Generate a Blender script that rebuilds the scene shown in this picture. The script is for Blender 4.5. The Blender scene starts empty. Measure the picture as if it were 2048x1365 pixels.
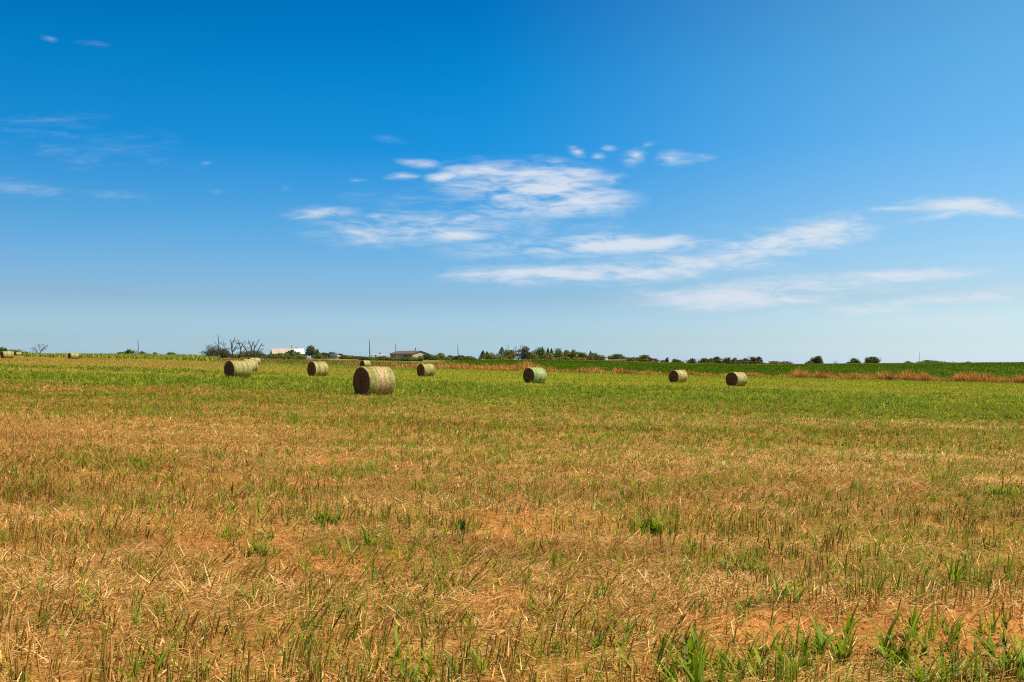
import bpy, bmesh, math, random
import numpy as np
from mathutils import Vector, Matrix

S = bpy.context.scene
COL = S.collection
F, CX, HY, ZC = 1991.0, 1024.0, 725.0, 2.0      # focal length in photo pixels, centre column, level line, eye height
R = math.radians
rng = np.random.default_rng(11)

# ------------------------------------------------------------------ noise and terrain
def hash2(ix, iy, seed):
    h = (ix.astype(np.int64) * 374761393 + iy.astype(np.int64) * 668265263 + seed * 974711) & 0x7fffffff
    h = ((h ^ (h >> 13)) * 1274126177) & 0x7fffffff
    h = h ^ (h >> 16)
    return (h & 0xffff) / 65535.0

def vnoise(x, y, seed=0):
    x = np.asarray(x, float); y = np.asarray(y, float)
    ix = np.floor(x); iy = np.floor(y); fx = x - ix; fy = y - iy
    fx = fx * fx * (3 - 2 * fx); fy = fy * fy * (3 - 2 * fy)
    a = hash2(ix, iy, seed); b = hash2(ix + 1, iy, seed)
    c = hash2(ix, iy + 1, seed); d = hash2(ix + 1, iy + 1, seed)
    return (a * (1 - fx) + b * fx) * (1 - fy) + (c * (1 - fx) + d * fx) * fy

def fbm(x, y, seed=0, oct=3):
    s = 0; a = 0.5; t = 0
    for k in range(oct):
        s = s + a * vnoise(np.asarray(x) * 2 ** k + 17.3 * k, np.asarray(y) * 2 ** k - 9.1 * k, seed + k); t += a; a *= .5
    return s / t

def sstep(a, b, x):
    t = np.clip((x - a) / (b - a), 0, 1); return t * t * (3 - 2 * t)

YC = 420.0
SKY_PX = [-400, 0, 100, 300, 420, 600, 740, 850, 1000, 1100, 1200, 1330, 1500, 1600, 1700, 1800, 1960, 2048, 2500]
SKY_Y = [711, 712.5, 713, 713, 715, 716.5, 718, 720, 721.5, 721.5, 723, 727, 731, 730, 728.7, 728, 727, 726, 724]
END_PX = [-400, 0, 300, 500, 650, 800, 1300, 1450, 2048, 2500]
END_Y = [270, 265, 290, 265, 250, 222, 216, 226, 226, 232]

def pix_of(X, Y):
    return np.clip(CX + F * X / np.maximum(Y, 1.0), -400, 2500)

def field_end(px):
    return np.interp(px, END_PX, END_Y)

def gz(X, Y):
    """height of the land"""
    X = np.asarray(X, float); Y = np.asarray(Y, float)
    px = pix_of(X, Y)
    plane = -0.026 * np.clip(X, -400, 400)
    ye = field_end(px) - 25
    zc = ZC - (np.interp(px, SKY_PX, SKY_Y) - HY) / F * np.maximum(Y, 1)
    t = np.clip((Y - ye) / (YC - ye), 0, 1); t = t * t * (3 - 2 * t)
    far = np.minimum(np.maximum(Y, 0), 3000)
    z = plane * (1 - t) + zc * t - np.where(Y > YC, 0.011 * (far - YC), 0)
    return z + 0.05 * (fbm(X / 9, Y / 9, 5) - .5) * np.clip(Y / 20, 0, 1)

def g1(X, Y):
    return float(gz(np.array([X]), np.array([Y]))[0])

def at(px, Y):
    """world x of a photo column at depth Y, and the land height there"""
    X = (px - CX) / F * Y
    return X, g1(X, Y)

def zpix(py, Y):
    return ZC - (py - HY) / F * Y

# how green / leafy the mown field is: strips left by the mower
ZY = [5, 6.6, 7.3, 8.3, 9.2, 10.5, 13, 15, 18, 20, 24, 28, 33, 38, 42, 47, 55, 60, 64, 86, 92, 100, 108, 118, 130, 180, 222]
ZL = [.24, .26, .24, .24, .22, .24, .32, .32, .3, .14, .1, .12, .42, .2, .45, .2, .22, .32, 1, 1, .4, .2, .9, .75, .3, .25, .4]
ZM = [.38, .38, .34, .36, .46, .5, .46, .4, .36, .38, .4, .34, .38, .4, .46, .55, .74, .9, 1, 1, .95, .9, .86, .84, .84, .9, .98]
ZR = [.74, .7, .1, .1, .72, .82, .66, .44, .3, .42, .46, .44, .5, .58, .66, .8, .88, 1, 1, 1, .88, .84, .84, .86, .9, .95, .9]

def leafy_strip(X, Y):
    '''0..1: strips of thick leafy regrowth'''
    px = pix_of(X, Y); Yw = Y * (1 + .24 * (fbm(X / 18, Y / 30, 35) - .5)) + 0.02 * X
    l = np.interp(Yw, [57, 66, 84, 93, 100, 106, 117, 126], [0, 1, 1, 0, 0, .8, .7, 0]); r = np.interp(Yw, [53, 65, 80, 100], [0, 1, 1, 0])
    a = np.clip((px - 200) / 400, 0, 1); return l * (1 - a) + r * a

def bare(X, Y):
    '''0..1: patches of red earth with little on them'''
    px = pix_of(X, Y)
    strip = sstep(1330, 1560, px + 90 * (fbm(X / .8, Y / .8, 303) - .5)) * sstep(6.75, 7.15, Y + .5 * (fbm(X / .9, Y / .6, 301) - .5)) * (1 - sstep(8.0, 8.6, Y + .9 * (fbm(X / 1.1, Y / .8, 302) - .5)))
    return np.maximum(strip, sstep(.66, .73, fbm(X / 1.6, Y / 1.2, 77)) * (1 - sstep(30, 50, Y)) * .55)

def band_tone(X, Y):
    '''faint stripes across the field where the mower passed: browner or paler straw'''
    L = np.log(np.maximum(Y, 1)); f = fbm(X / (5 + .35 * Y), L * 8.5 + .015 * X, 221); k = .42 + .9 * f
    return np.stack([k * 1.05, k * (.84 + .2 * f), k * (.62 + .5 * f)], 1)

def matted(X, Y):
    '''0..1: how far loose straw lies over everything here, in bands across the field'''
    L = np.log(np.maximum(Y, 1))
    return sstep(.36, .66, fbm(X / (3 + Y * .35), L * 5.5 + .02 * X, 201, 3))

def green(X, Y):
    px = pix_of(X, Y)
    Yw = Y * (1 + .22 * (fbm(X / 22, Y / 30, 31) - .5)) + 0.02 * X
    l = np.interp(Yw, ZY, ZL); m = np.interp(Yw, ZY, ZM); r = np.interp(Yw, ZY, ZR)
    a = np.clip((px - 330) / 620, 0, 1); b = np.clip((px - 950) / 850, 0, 1)
    g = l * (1 - a) + m * a; g = g * (1 - b) + r * b
    n = fbm(X / 3.0, Y / 5.0, 41) - .5
    n2 = fbm(X / 12.0, Y / 9.0, 47) - .5
    return np.clip(g + n * .5 * np.clip(g + .2, 0, .6) + n2 * .25, 0, 1)

# ------------------------------------------------------------------ object helpers
def tag(o, label=None, cat=None, group=None, kind=None):
    if label: o['label'] = label
    if cat: o['category'] = cat
    if group: o['group'] = group
    if kind: o['kind'] = kind
    return o

def empty(name, loc, rz=0):
    o = bpy.data.objects.new(name, None); COL.objects.link(o)
    o.location = loc; o.rotation_euler = (0, 0, rz); o.empty_display_size = .2
    return o

def np_mesh(name, V, Fq, mat, col=None, parent=None, smooth=False, loc=None, matidx=None):
    """V (n,3); Fq (m,3 or 4) indices -> one mesh object"""
    me = bpy.data.meshes.new(name)
    V = np.ascontiguousarray(V, np.float32); Fq = np.ascontiguousarray(Fq, np.int32)
    k = Fq.shape[1]
    me.vertices.add(len(V)); me.vertices.foreach_set('co', V.ravel())
    me.loops.add(Fq.size); me.loops.foreach_set('vertex_index', Fq.ravel())
    me.polygons.add(len(Fq)); me.polygons.foreach_set('loop_start', np.arange(0, Fq.size, k, dtype=np.int32))
    if smooth: me.polygons.foreach_set('use_smooth', np.ones(len(Fq), bool))
    if col is not None:
        a = me.color_attributes.new('tone', 'FLOAT_COLOR', 'POINT')
        c = np.ones((len(V), 4), np.float32); c[:, :3] = col
        a.data.foreach_set('color', c.ravel())
    me.update(calc_edges=True)
    for m in (mat if isinstance(mat, list) else [mat]): me.materials.append(m)
    if matidx is not None: me.polygons.foreach_set('material_index', np.asarray(matidx, np.int32))
    o = bpy.data.objects.new(name, me); COL.objects.link(o)
    if parent: o.parent = parent
    if loc is not None: o.location = loc
    return o

class MB:
    """collects boxes, tubes and polygons for one mesh"""
    def __init__(s): s.v = []; s.f = []
    def add(s, vs, fs):
        b = len(s.v); s.v += [tuple(x) for x in vs]; s.f += [tuple(b + i for i in f) for f in fs]
    def box(s, x0, x1, y0, y1, z0, z1):
        s.add([(x0, y0, z0), (x1, y0, z0), (x1, y1, z0), (x0, y1, z0), (x0, y0, z1), (x1, y0, z1), (x1, y1, z1), (x0, y1, z1)],
              [(0, 3, 2, 1), (4, 5, 6, 7), (0, 1, 5, 4), (1, 2, 6, 5), (2, 3, 7, 6), (3, 0, 4, 7)])
    def prism(s, poly, y0, y1):
        """polygon in x,z pushed from y0 to y1"""
        n = len(poly)
        s.add([(x, y0, z) for x, z in poly] + [(x, y1, z) for x, z in poly],
              [tuple(range(n)), tuple(range(2 * n - 1, n - 1, -1))] + [(i, i + n, (i + 1) % n + n, (i + 1) % n) for i in range(n)])
    def tube(s, pts, rads, n=6):
        pts = [Vector(p) for p in pts]; base = len(s.v); u = None
        for i, p in enumerate(pts):
            d = (pts[min(i + 1, len(pts) - 1)] - pts[max(i - 1, 0)]).normalized()
            if u is None: u = d.cross(Vector((.31, .9, .2))).normalized()
            u = (u - d * u.dot(d)).normalized(); w = d.cross(u)
            for k in range(n):
                a = 2 * math.pi * k / n
                s.v.append(tuple(p + (u * math.cos(a) + w * math.sin(a)) * rads[i]))
        for i in range(len(pts) - 1):
            for k in range(n):
                a = base + i * n + k; b = base + i * n + (k + 1) % n
                s.f.append((a, b, b + n, a + n))
        s.f.append(tuple(base + k for k in reversed(range(n))))
        s.f.append(tuple(base + (len(pts) - 1) * n + k for k in range(n)))
    def build(s, name, mat, parent=None, loc=None, smooth=False, bevel=0):
        me = bpy.data.meshes.new(name); me.from_pydata(s.v, [], s.f); me.materials.append(mat)
        if smooth:
            for p in me.polygons: p.use_smooth = True
        o = bpy.data.objects.new(name, me); COL.objects.link(o)
        if parent: o.parent = parent
        if loc is not None: o.location = loc
        if bevel:
            b = o.modifiers.new('bevel', 'BEVEL'); b.width = bevel; b.segments = 2; b.limit_method = 'ANGLE'
        return o

# ------------------------------------------------------------------ materials
def new_mat(name):
    m = bpy.data.materials.new(name); m.use_nodes = True
    n = m.node_tree.nodes; n.clear()
    out = n.new('ShaderNodeOutputMaterial')
    return m, m.node_tree, n, m.node_tree.links, out

def noise_node(n, l, vec, scale, detail=4, rough=.6, dist=0.0):
    t = n.new('ShaderNodeTexNoise'); t.inputs['Scale'].default_value = scale
    t.inputs['Detail'].default_value = detail; t.inputs['Roughness'].default_value = rough
    t.inputs['Distortion'].default_value = dist
    if vec is not None: l.new(vec, t.inputs['Vector'])
    return t

def ramp(n, l, fac, stops):
    r = n.new('ShaderNodeValToRGB'); e = r.color_ramp.elements
    while len(e) < len(stops): e.new(.5)
    for k, (p, c) in enumerate(stops):
        e[k].position = p; e[k].color = (*c, 1) if len(c) == 3 else c
    l.new(fac, r.inputs['Fac']); return r

def mixc(n, l, fac, a, b, mode='MIX'):
    m = n.new('ShaderNodeMix'); m.data_type = 'RGBA'; m.blend_type = mode
    for sock, val in ((0, fac), (6, a), (7, b)):
        if hasattr(val, 'node') or isinstance(val, bpy.types.NodeSocket): l.new(val, m.inputs[sock])
        elif sock == 0: m.inputs[0].default_value = val
        else: m.inputs[sock].default_value = (*val, 1)
    return m.outputs[2]

def leaf_mat(name, trans=.35, rough=.55, spec=.3, tint=(1.15, 1.2, .55)):
    m, nt, n, l, out = new_mat(name)
    a = n.new('ShaderNodeAttribute'); a.attribute_name = 'tone'
    p = n.new('ShaderNodeBsdfPrincipled'); p.inputs['Roughness'].default_value = rough
    p.inputs['Specular IOR Level'].default_value = spec
    l.new(a.outputs['Color'], p.inputs['Base Color'])
    if trans > 0:
        t = n.new('ShaderNodeBsdfTranslucent')
        l.new(mixc(n, l, 1.0, a.outputs['Color'], tint, 'MULTIPLY'), t.inputs['Color'])
        x = n.new('ShaderNodeMixShader'); x.inputs[0].default_value = trans
        l.new(p.outputs[0], x.inputs[1]); l.new(t.outputs[0], x.inputs[2]); l.new(x.outputs[0], out.inputs[0])
    else: l.new(p.outputs[0], out.inputs[0])
    return m

def plain(name, base, var=.25, scale=6, rough=.8, bump=.15, metal=0, spec=.3):
    m, nt, n, l, out = new_mat(name)
    tc = n.new('ShaderNodeTexCoord')
    t = noise_node(n, l, tc.outputs['Object'], scale, 6, .65)
    lo = tuple(c * (1 - var) for c in base); hi = tuple(min(1, c * (1 + var)) for c in base)
    r = ramp(n, l, t.outputs['Fac'], [(.3, lo), (.7, hi)])
    p = n.new('ShaderNodeBsdfPrincipled'); p.inputs['Roughness'].default_value = rough
    p.inputs['Metallic'].default_value = metal; p.inputs['Specular IOR Level'].default_value = spec
    l.new(r.outputs[0], p.inputs['Base Color'])
    if bump:
        b = n.new('ShaderNodeBump'); b.inputs['Strength'].default_value = bump; b.inputs['Distance'].default_value = .05
        l.new(t.outputs['Fac'], b.inputs['Height']); l.new(b.outputs[0], p.inputs['Normal'])
    l.new(p.outputs[0], out.inputs[0]); return m

M_green = leaf_mat('green_blade', .4, .5, .16)
M_far = leaf_mat('far_green_blade', .35, .8, .0)
M_straw = leaf_mat('dry_straw', .2, .75, .03, (1.1, 1.0, .8))
M_leaf = leaf_mat('tree_leaf', .22, .6, .25)
M_bark = plain('weathered_bark', (.085, .065, .055), .35, 5, .9, .3)
M_dead = plain('dead_wood', (.05, .04, .036), .35, 4, .9, .2)
M_pole = plain('pole_wood', (.09, .085, .085), .25, 3, .85, .1)
M_glass = plain('dark_window_glass', (.012, .014, .018), .2, 2, .12, 0, 0, .6)
M_tin = plain('pale_roof_tin', (.34, .28, .22), .18, .6, .7, .05, 0, .15)
M_newtin = plain('white_roof_tin', (.44, .47, .48), .06, 1.2, .45, .03)
M_barnwood = plain('grey_barn_boards', (.16, .12, .11), .35, 3, .9, .2)
M_tan = plain('tan_siding', (.40, .31, .21), .08, 2, .8, .05)
M_siding = plain('brown_grey_siding', (.33, .27, .23), .12, 2, .8, .05)
M_shingle = plain('brown_shingle', (.11, .075, .052), .25, 5, .9, .1)
M_white = plain('white_metal', (.46, .46, .44), .05, 3, .4, 0)
M_grey = plain('grey_metal', (.22, .24, .27), .12, 3, .5, 0)
M_dark = plain('dark_metal', (.03, .03, .032), .2, 4, .5, 0)
M_door = plain('pale_door', (.45, .46, .47), .06, 3, .6, 0)
M_blue = plain('blue_paint', (.05, .09, .2), .08, 3, .25, 0, 0, .6)
M_rubber = plain('tyre_rubber', (.02, .02, .02), .2, 8, .9, 0)

# ------------------------------------------------------------------ the ground sheet
SOIL = np.array((.34, .122, .033)); TAN = np.array((.235, .125, .026)); YG = np.array((.165, .185, .008)); LEAFY = np.array((.12, .125, .012))
CROP = np.array((.035, .085, .006)); WEED = np.array((.16, .18, .02)); VERGE = np.array((.27, .17, .07))

def ground_colour(X, Y):
    px = pix_of(X, Y); g = green(X, Y)[:, None]
    near = sstep(12, 34, Y)[:, None]
    mt = (matted(X, Y)[:, None] * .45 + .45) * (1 - .8 * bare(X, Y)[:, None]); dry = (SOIL * (1 - mt) + np.array((.21, .11, .034)) * mt) * (1 - near) + TAN * near
    lush = leafy_strip(X, Y)[:, None] * .6
    grass = YG * (1 - lush) + LEAFY * lush
    c = dry * (1 - g * (.35 + .65 * near)) + grass * g * (.35 + .65 * near)
    # bare red patches
    br_ = bare(X, Y)[:, None]
    c = c * (1 - .7 * br_) + SOIL * 1.12 * .7 * br_
    # beyond the end of the field
    e = field_end(px)
    out = sstep(-4, 6, Y - e)[:, None]
    verge = sstep(-25, -8, Y - YC + 14 * fbm(X / 12, Y / 12, 9))[:, None] * (1 - sstep(1880, 2020, px))[:, None]
    crop = sstep(840, 960, px)[:, None]
    beyond = np.where((px > 480)[:, None], np.array((.11, .12, .02)), WEED) * (1 - crop) + CROP * crop
    brown = (sstep(395, 450, px) * (1 - sstep(660, 760, px)))[:, None]
    beyond = beyond * (1 - .6 * brown) + VERGE * .6 * brown
    beyond = beyond * (1 - verge) + VERGE * verge
    return c * (1 - out) + beyond * out

def build_ground():
    az = np.concatenate([np.arange(-36, 36.01, .12), np.arange(39, 322, 4.0)])
    az = np.radians(az); na = len(az)
    rr = np.concatenate([[.3], np.geomspace(.8, 7000, 560)]); nr = len(rr)
    A, Q = np.meshgrid(az, rr); X = (np.sin(A) * Q).ravel(); Y = (np.cos(A) * Q).ravel()
    Z = gz(X, Y)
    d = np.hypot(X, Y); k = np.clip(1 - d / 45, 0, 1)
    Z = Z + k * (.05 * (fbm(X / .55, Y / .55, 3, 3) - .5) + .03 * (fbm(X / .16, Y / .16, 8, 2) - .5))
    i = np.arange(nr - 1)[:, None] * na; j = np.arange(na)[None, :]; j2 = (j + 1) % na
    Q4 = np.stack([i + j, i + na + j, i + na + j2, i + j2], -1).reshape(-1, 4)
    m, nt, n, l, out = new_mat('red_earth_and_mown_grass')
    at_ = n.new('ShaderNodeAttribute'); at_.attribute_name = 'tone'
    ge = n.new('ShaderNodeNewGeometry')
    mp = n.new('ShaderNodeMapping'); mp.inputs['Scale'].default_value = (1, .45, 1); l.new(ge.outputs['Position'], mp.inputs['Vector'])
    n1 = noise_node(n, l, ge.outputs['Position'], 9, 6, .7)
    n2 = noise_node(n, l, mp.outputs[0], .9, 5, .65)
    n3 = noise_node(n, l, ge.outputs['Position'], 55, 3, .6)
    r1 = ramp(n, l, n1.outputs['Fac'], [(.28, (.62, .55, .5)), (.5, (1, 1, 1)), (.72, (1.3, 1.3, 1.25))])
    r2 = ramp(n, l, n2.outputs['Fac'], [(.3, (.78, .8, .8)), (.7, (1.18, 1.15, 1.1))])
    c = mixc(n, l, 1.0, at_.outputs['Color'], r1.outputs[0], 'MULTIPLY'); c = mixc(n, l, 1.0, c, r2.outputs[0], 'MULTIPLY')
    chips = ramp(n, l, n3.outputs['Fac'], [(.53, (0, 0, 0)), (.62, (1, 1, 1))])
    c = mixc(n, l, mixc(n, l, 1.0, chips.outputs[0], (.6, .6, .6), 'MULTIPLY'), c, (.44, .28, .10))
    mp4 = n.new('ShaderNodeMapping'); mp4.inputs['Scale'].default_value = (24, 70, 30); mp4.inputs['Rotation'].default_value = (0, 0, .5); l.new(ge.outputs['Position'], mp4.inputs['Vector'])
    n4 = noise_node(n, l, mp4.outputs[0], 1.0, 3, .6, 1.2)
    bits = ramp(n, l, n4.outputs['Fac'], [(.32, (.55, .55, .55)), (.42, (0, 0, 0))])
    c = mixc(n, l, bits.outputs[0], c, (.11, .05, .018))
    p = n.new('ShaderNodeBsdfPrincipled'); p.inputs['Roughness'].default_value = .95; p.inputs['Specular IOR Level'].default_value = 0
    l.new(c, p.inputs['Base Color'])
    b = n.new('ShaderNodeBump'); b.inputs['Strength'].default_value = .6; b.inputs['Distance'].default_value = .04
    l.new(n1.outputs['Fac'], b.inputs['Height'])
    b2 = n.new('ShaderNodeBump'); b2.inputs['Strength'].default_value = .5; b2.inputs['Distance'].default_value = .012
    l.new(n3.outputs['Fac'], b2.inputs['Height']); l.new(b.outputs[0], b2.inputs['Normal']); l.new(b2.outputs[0], p.inputs['Normal'])
    l.new(p.outputs[0], out.inputs[0])
    o = np_mesh('ground', np.stack([X, Y, Z], 1), Q4, m, ground_colour(X, Y), smooth=True)
    tag(o, 'open land of red earth and mown strips rising to a low skyline', 'ground', kind='structure')
build_ground()

# ------------------------------------------------------------------ ribbons: blades, straws, stalks
def ribbon_geo(P, yaw, length, lean, bend, width, nseg, col, tip=.15, twist=None):
    N = len(P); pts = [P]; p = P.copy()
    for k in range(nseg):
        th = lean + bend * ((k + .5) / nseg)
        d = np.stack([np.sin(th) * np.cos(yaw), np.sin(th) * np.sin(yaw), np.cos(th)], 1)
        p = p + d * (length / nseg)[:, None]; pts.append(p)
    tw = yaw + math.pi / 2 if twist is None else twist
    side = np.stack([np.cos(tw), np.sin(tw), np.zeros(N)], 1)
    V = np.zeros((N, nseg + 1, 2, 3))
    for k in range(nseg + 1):
        f = k / nseg; w = width * (.5 * (1 - f) + .5 * tip * f if nseg == 1 else .5 * (1 - (1 - tip) * f ** 1.6))
        if nseg > 1 and k == 0: w = w * .75
        V[:, k, 0] = pts[k] - side * w[:, None]; V[:, k, 1] = pts[k] + side * w[:, None]
    idx = np.arange(N * (nseg + 1) * 2).reshape(N, nseg + 1, 2)
    Q = np.stack([idx[:, :-1, 0], idx[:, :-1, 1], idx[:, 1:, 1], idx[:, 1:, 0]], -1).reshape(-1, 4)
    C = np.repeat(col, (nseg + 1) * 2, 0)
    return V.reshape(-1, 3), Q, C

def prism_geo(P, yaw, length, lean, rad, col):
    """cut stalks: three-sided tapered posts with an open pale top"""
    N = len(P)
    d = np.stack([np.sin(lean) * np.cos(yaw), np.sin(lean) * np.sin(yaw), np.cos(lean)], 1)
    V = np.zeros((N, 2, 3, 3)); ph = rng.uniform(0, 6.28, N)
    for k in range(3):
        a = ph + k * 2.0944
        o = np.stack([np.cos(a), np.sin(a), np.zeros(N)], 1) * rad[:, None]
        V[:, 0, k] = P + o; V[:, 1, k] = P + d * length[:, None] + o * .85
    idx = np.arange(N * 6).reshape(N, 2, 3); q = []
    for k in range(3):
        k2 = (k + 1) % 3
        q.append(np.stack([idx[:, 0, k], idx[:, 0, k2], idx[:, 1, k2], idx[:, 1, k]], -1))
    return V.reshape(-1, 3), np.concatenate(q), np.repeat(col, 6, 0)

def join(geos):
    V = []; Q = []; C = []; b = 0
    for v, q, c in geos:
        V.append(v); Q.append(q + b); C.append(c); b += len(v)
    return np.concatenate(V), np.concatenate(Q), np.concatenate(C)

def scatter(Y0, Y1, dens):
    area = .56 * (Y1 * Y1 - Y0 * Y0) + 5 * (Y1 - Y0)
    n = int(dens * area)
    Y = np.sqrt(rng.uniform(Y0 * Y0, Y1 * Y1, n)); X = rng.uniform(-1, 1, n) * (.545 * Y + 2.5)
    return X, Y

def on_ground(X, Y, dz=0):
    d = np.hypot(X, Y); k = np.clip(1 - d / 45, 0, 1)
    Z = gz(X, Y) + k * (.05 * (fbm(X / .55, Y / .55, 3, 3) - .5) + .03 * (fbm(X / .16, Y / .16, 8, 2) - .5))
    return np.stack([X, Y, Z + dz], 1)

def U(a, b, n): return rng.uniform(a, b, n)
def palette(n, cols, jit=.18):
    c = np.array(cols)[rng.integers(0, len(cols), n)]
    return c * U(1 - jit, 1 + jit, n)[:, None]

STALK = [(.54, .32, .08), (.45, .255, .058), (.33, .18, .038), (.60, .38, .11), (.28, .175, .034)]
STRAW = [(.70, .48, .18), (.58, .37, .115), (.74, .56, .28), (.46, .26, .07), (.32, .17, .04)]
HAIR = [(.43, .235, .05), (.33, .17, .034), (.26, .155, .028), (.50, .31, .075)]
GREENS = [(.15, .22, .008), (.11, .18, .007), (.20, .27, .01), (.075, .135, .008), (.26, .30, .014)]

def lodging(X, Y):
    """the mower leaned whole patches of stubble the same way"""
    return fbm(X / 3.5, Y / 4.5, 61)

def near_bands():
    stub = []; lit = []; hair = []; grn = []
    for (a, b, ds, dl, dh, ws) in ((5.0, 9.5, 125, 2300, 1400, .92), (9.5, 15, 115, 1650, 1150, 1.0), (15, 25, 98, 820, 760, 1.25), (25, 42, 66, 310, 350, 1.75), (42, 66, 34, 85, 125, 2.7)):
        # stubble in small groups
        X, Y = scatter(a, b, ds / 3); keep = U(0, 1, len(X)) < .1 + 1.25 * sstep(.34, .66, fbm(X / 1.1, Y / 1.3, 21))
        g = green(X, Y); keep &= U(0, 1, len(X)) < 1.2 - .6 * g; keep &= U(0, 1, len(X)) < 1.05 - .6 * matted(X, Y)
        keep &= U(0, 1, len(X)) > .88 * bare(X, Y)
        X, Y = X[keep], Y[keep]
        k = 3; X = np.repeat(X, k) + rng.normal(0, .035, len(X) * k); Y = np.repeat(Y, k) + rng.normal(0, .035, len(Y) * k)
        n = len(X); ld = lodging(X, Y)
        yaw = np.where(U(0, 1, n) < .3, U(0, 6.28, n), rng.normal(.3, .7, n)); lean = np.clip(np.abs(rng.normal(.1, .17, n)) + .6 * sstep(.52, .74, ld), 0, 1.15)
        c = palette(n, STALK); gg = green(X, Y)
        sel = U(0, 1, n) < .12 + .5 * gg; c[sel] = palette(int(sel.sum()), [(.24, .20, .035), (.18, .16, .025), (.30, .23, .05)])
        h = (.06 + .13 * U(0, 1, n) ** 1.3 if a < 14 else U(.05, .15, n)) * (1 + .35 * (U(0, 1, n) < .15)) * (1 if a < 14 else .78); c = c * (.72 + .56 * fbm(X / 4, Y / 5, 211))[:, None] * band_tone(X, Y)
        stub.append(prism_geo(on_ground(X, Y, -.01), yaw, h, lean, U(.0036, .0095, n) * ws ** .7, c))
        # loose straw lying about, heaped in faint windrows
        X, Y = scatter(a, b, dl); wr = fbm(X / 2.4, Y / 1.1, 91); keep = U(0, 1, len(X)) < .3 + 1.0 * sstep(.36, .66, wr)
        g = green(X, Y); keep &= U(0, 1, len(X)) < (1.1 - .55 * g) * (.34 + .9 * matted(X, Y) ** 1.2) * (1 - .85 * bare(X, Y))
        X, Y = X[keep], Y[keep]; n = len(X)
        yw = np.where(U(0, 1, n) < .5, rng.normal(.15, .5, n), U(0, 6.28, n)); ln = .035 + .2 * U(0, 1, n) ** 1.7 * (1 + .7 * (U(0, 1, n) < .04))
        lit.append(ribbon_geo(on_ground(X, Y, .006) + np.stack([0 * X, 0 * X, U(0, .03, n)], 1), yw, ln, U(1.2, 1.66, n), U(-.3, .25, n), (.0035 + .0085 * U(0, 1, n) ** 2) * ws, 2, palette(n, STRAW, .25) * band_tone(X, Y), .6))
        # dry leaf scraps, broad and curled
        X, Y = scatter(a, b, dl * .13); keep = U(0, 1, len(X)) < .3 + 1.1 * sstep(.38, .7, fbm(X / 1.7, Y / 1.2, 95)); X, Y = X[keep], Y[keep]; n = len(X)
        lit.append(ribbon_geo(on_ground(X, Y, .004), U(0, 6.28, n), U(.06, .2, n), U(.4, 1.5, n), U(-.6, 1.5, n), U(.006, .015, n) * ws ** .8, 3, palette(n, [(.60, .36, .10), (.48, .26, .06), (.68, .47, .18), (.32, .16, .035)], .25) * band_tone(X, Y), .2, U(0, 6.28, n)))
        # fine dead grass
        X, Y = scatter(a, b, dh); keep = U(0, 1, len(X)) < (.22 + 1.1 * sstep(.30, .68, fbm(X / .9, Y / 1.0, 33))) * (1 - .85 * bare(X, Y)); X, Y = X[keep], Y[keep]; n = len(X)
        g = green(X, Y); c = palette(n, HAIR) * band_tone(X, Y); sel = U(0, 1, n) < g * .9; c[sel] = palette(int(sel.sum()), [(.2, .2, .035), (.15, .17, .03), (.26, .23, .06)])
        hair.append(ribbon_geo(on_ground(X, Y), U(0, 6.28, n), U(.04, .13, n), U(.1, 1.2, n), U(0, .9, n), U(.0016, .003, n) * ws * 1.15, 2, c, .4))
        # green regrowth in tufts
        X, Y = scatter(a, b, (46, 42, 36, 26, 18)[(5.0, 9.5, 15, 25, 42).index(a)]); g = green(X, Y)
        keep = U(0, 1, len(X)) < g * 1.75 * (.24 + 1.5 * sstep(.38, .64, fbm(X / .7, Y / .9, 55))); X, Y = X[keep], Y[keep]
        k = 5; s = np.repeat(U(.5, 1.25, len(X)), k); tone = np.repeat(palette(len(X), GREENS, .25), k, 0)
        X = np.repeat(X, k) + rng.normal(0, .03, len(X) * k); Y = np.repeat(Y, k) + rng.normal(0, .03, len(Y) * k); n = len(X)
        grn.append(ribbon_geo(on_ground(X, Y), U(0, 6.28, n), U(.1, .25, n) * s, U(0, .55, n), U(.1, 1.6, n), U(.006, .013, n) * ws ** .75, 3, tone * U(.8, 1.25, n)[:, None], .1))
    for nm, gs, mt, lb, ct in (('stubble', stub, M_straw, 'short tan stubble standing all over the mown field', 'stubble'),
                               ('straw_litter', lit, M_straw, 'pale loose straw scattered between the stubble', 'straw'),
                               ('dry_grass', hair, M_straw, 'fine brown dead grass among the stubble', 'dry grass'),
                               ('green_grass', grn, M_green, 'short green regrowth tufts scattered through the stubble', 'grass')):
        v, q, c = join(gs); tag(np_mesh(nm, v, q, mt, c), lb, ct, kind='stuff')
near_bands()

def px_l(X, Y):
    return 1 - sstep(100, 900, pix_of(X, Y))

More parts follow.
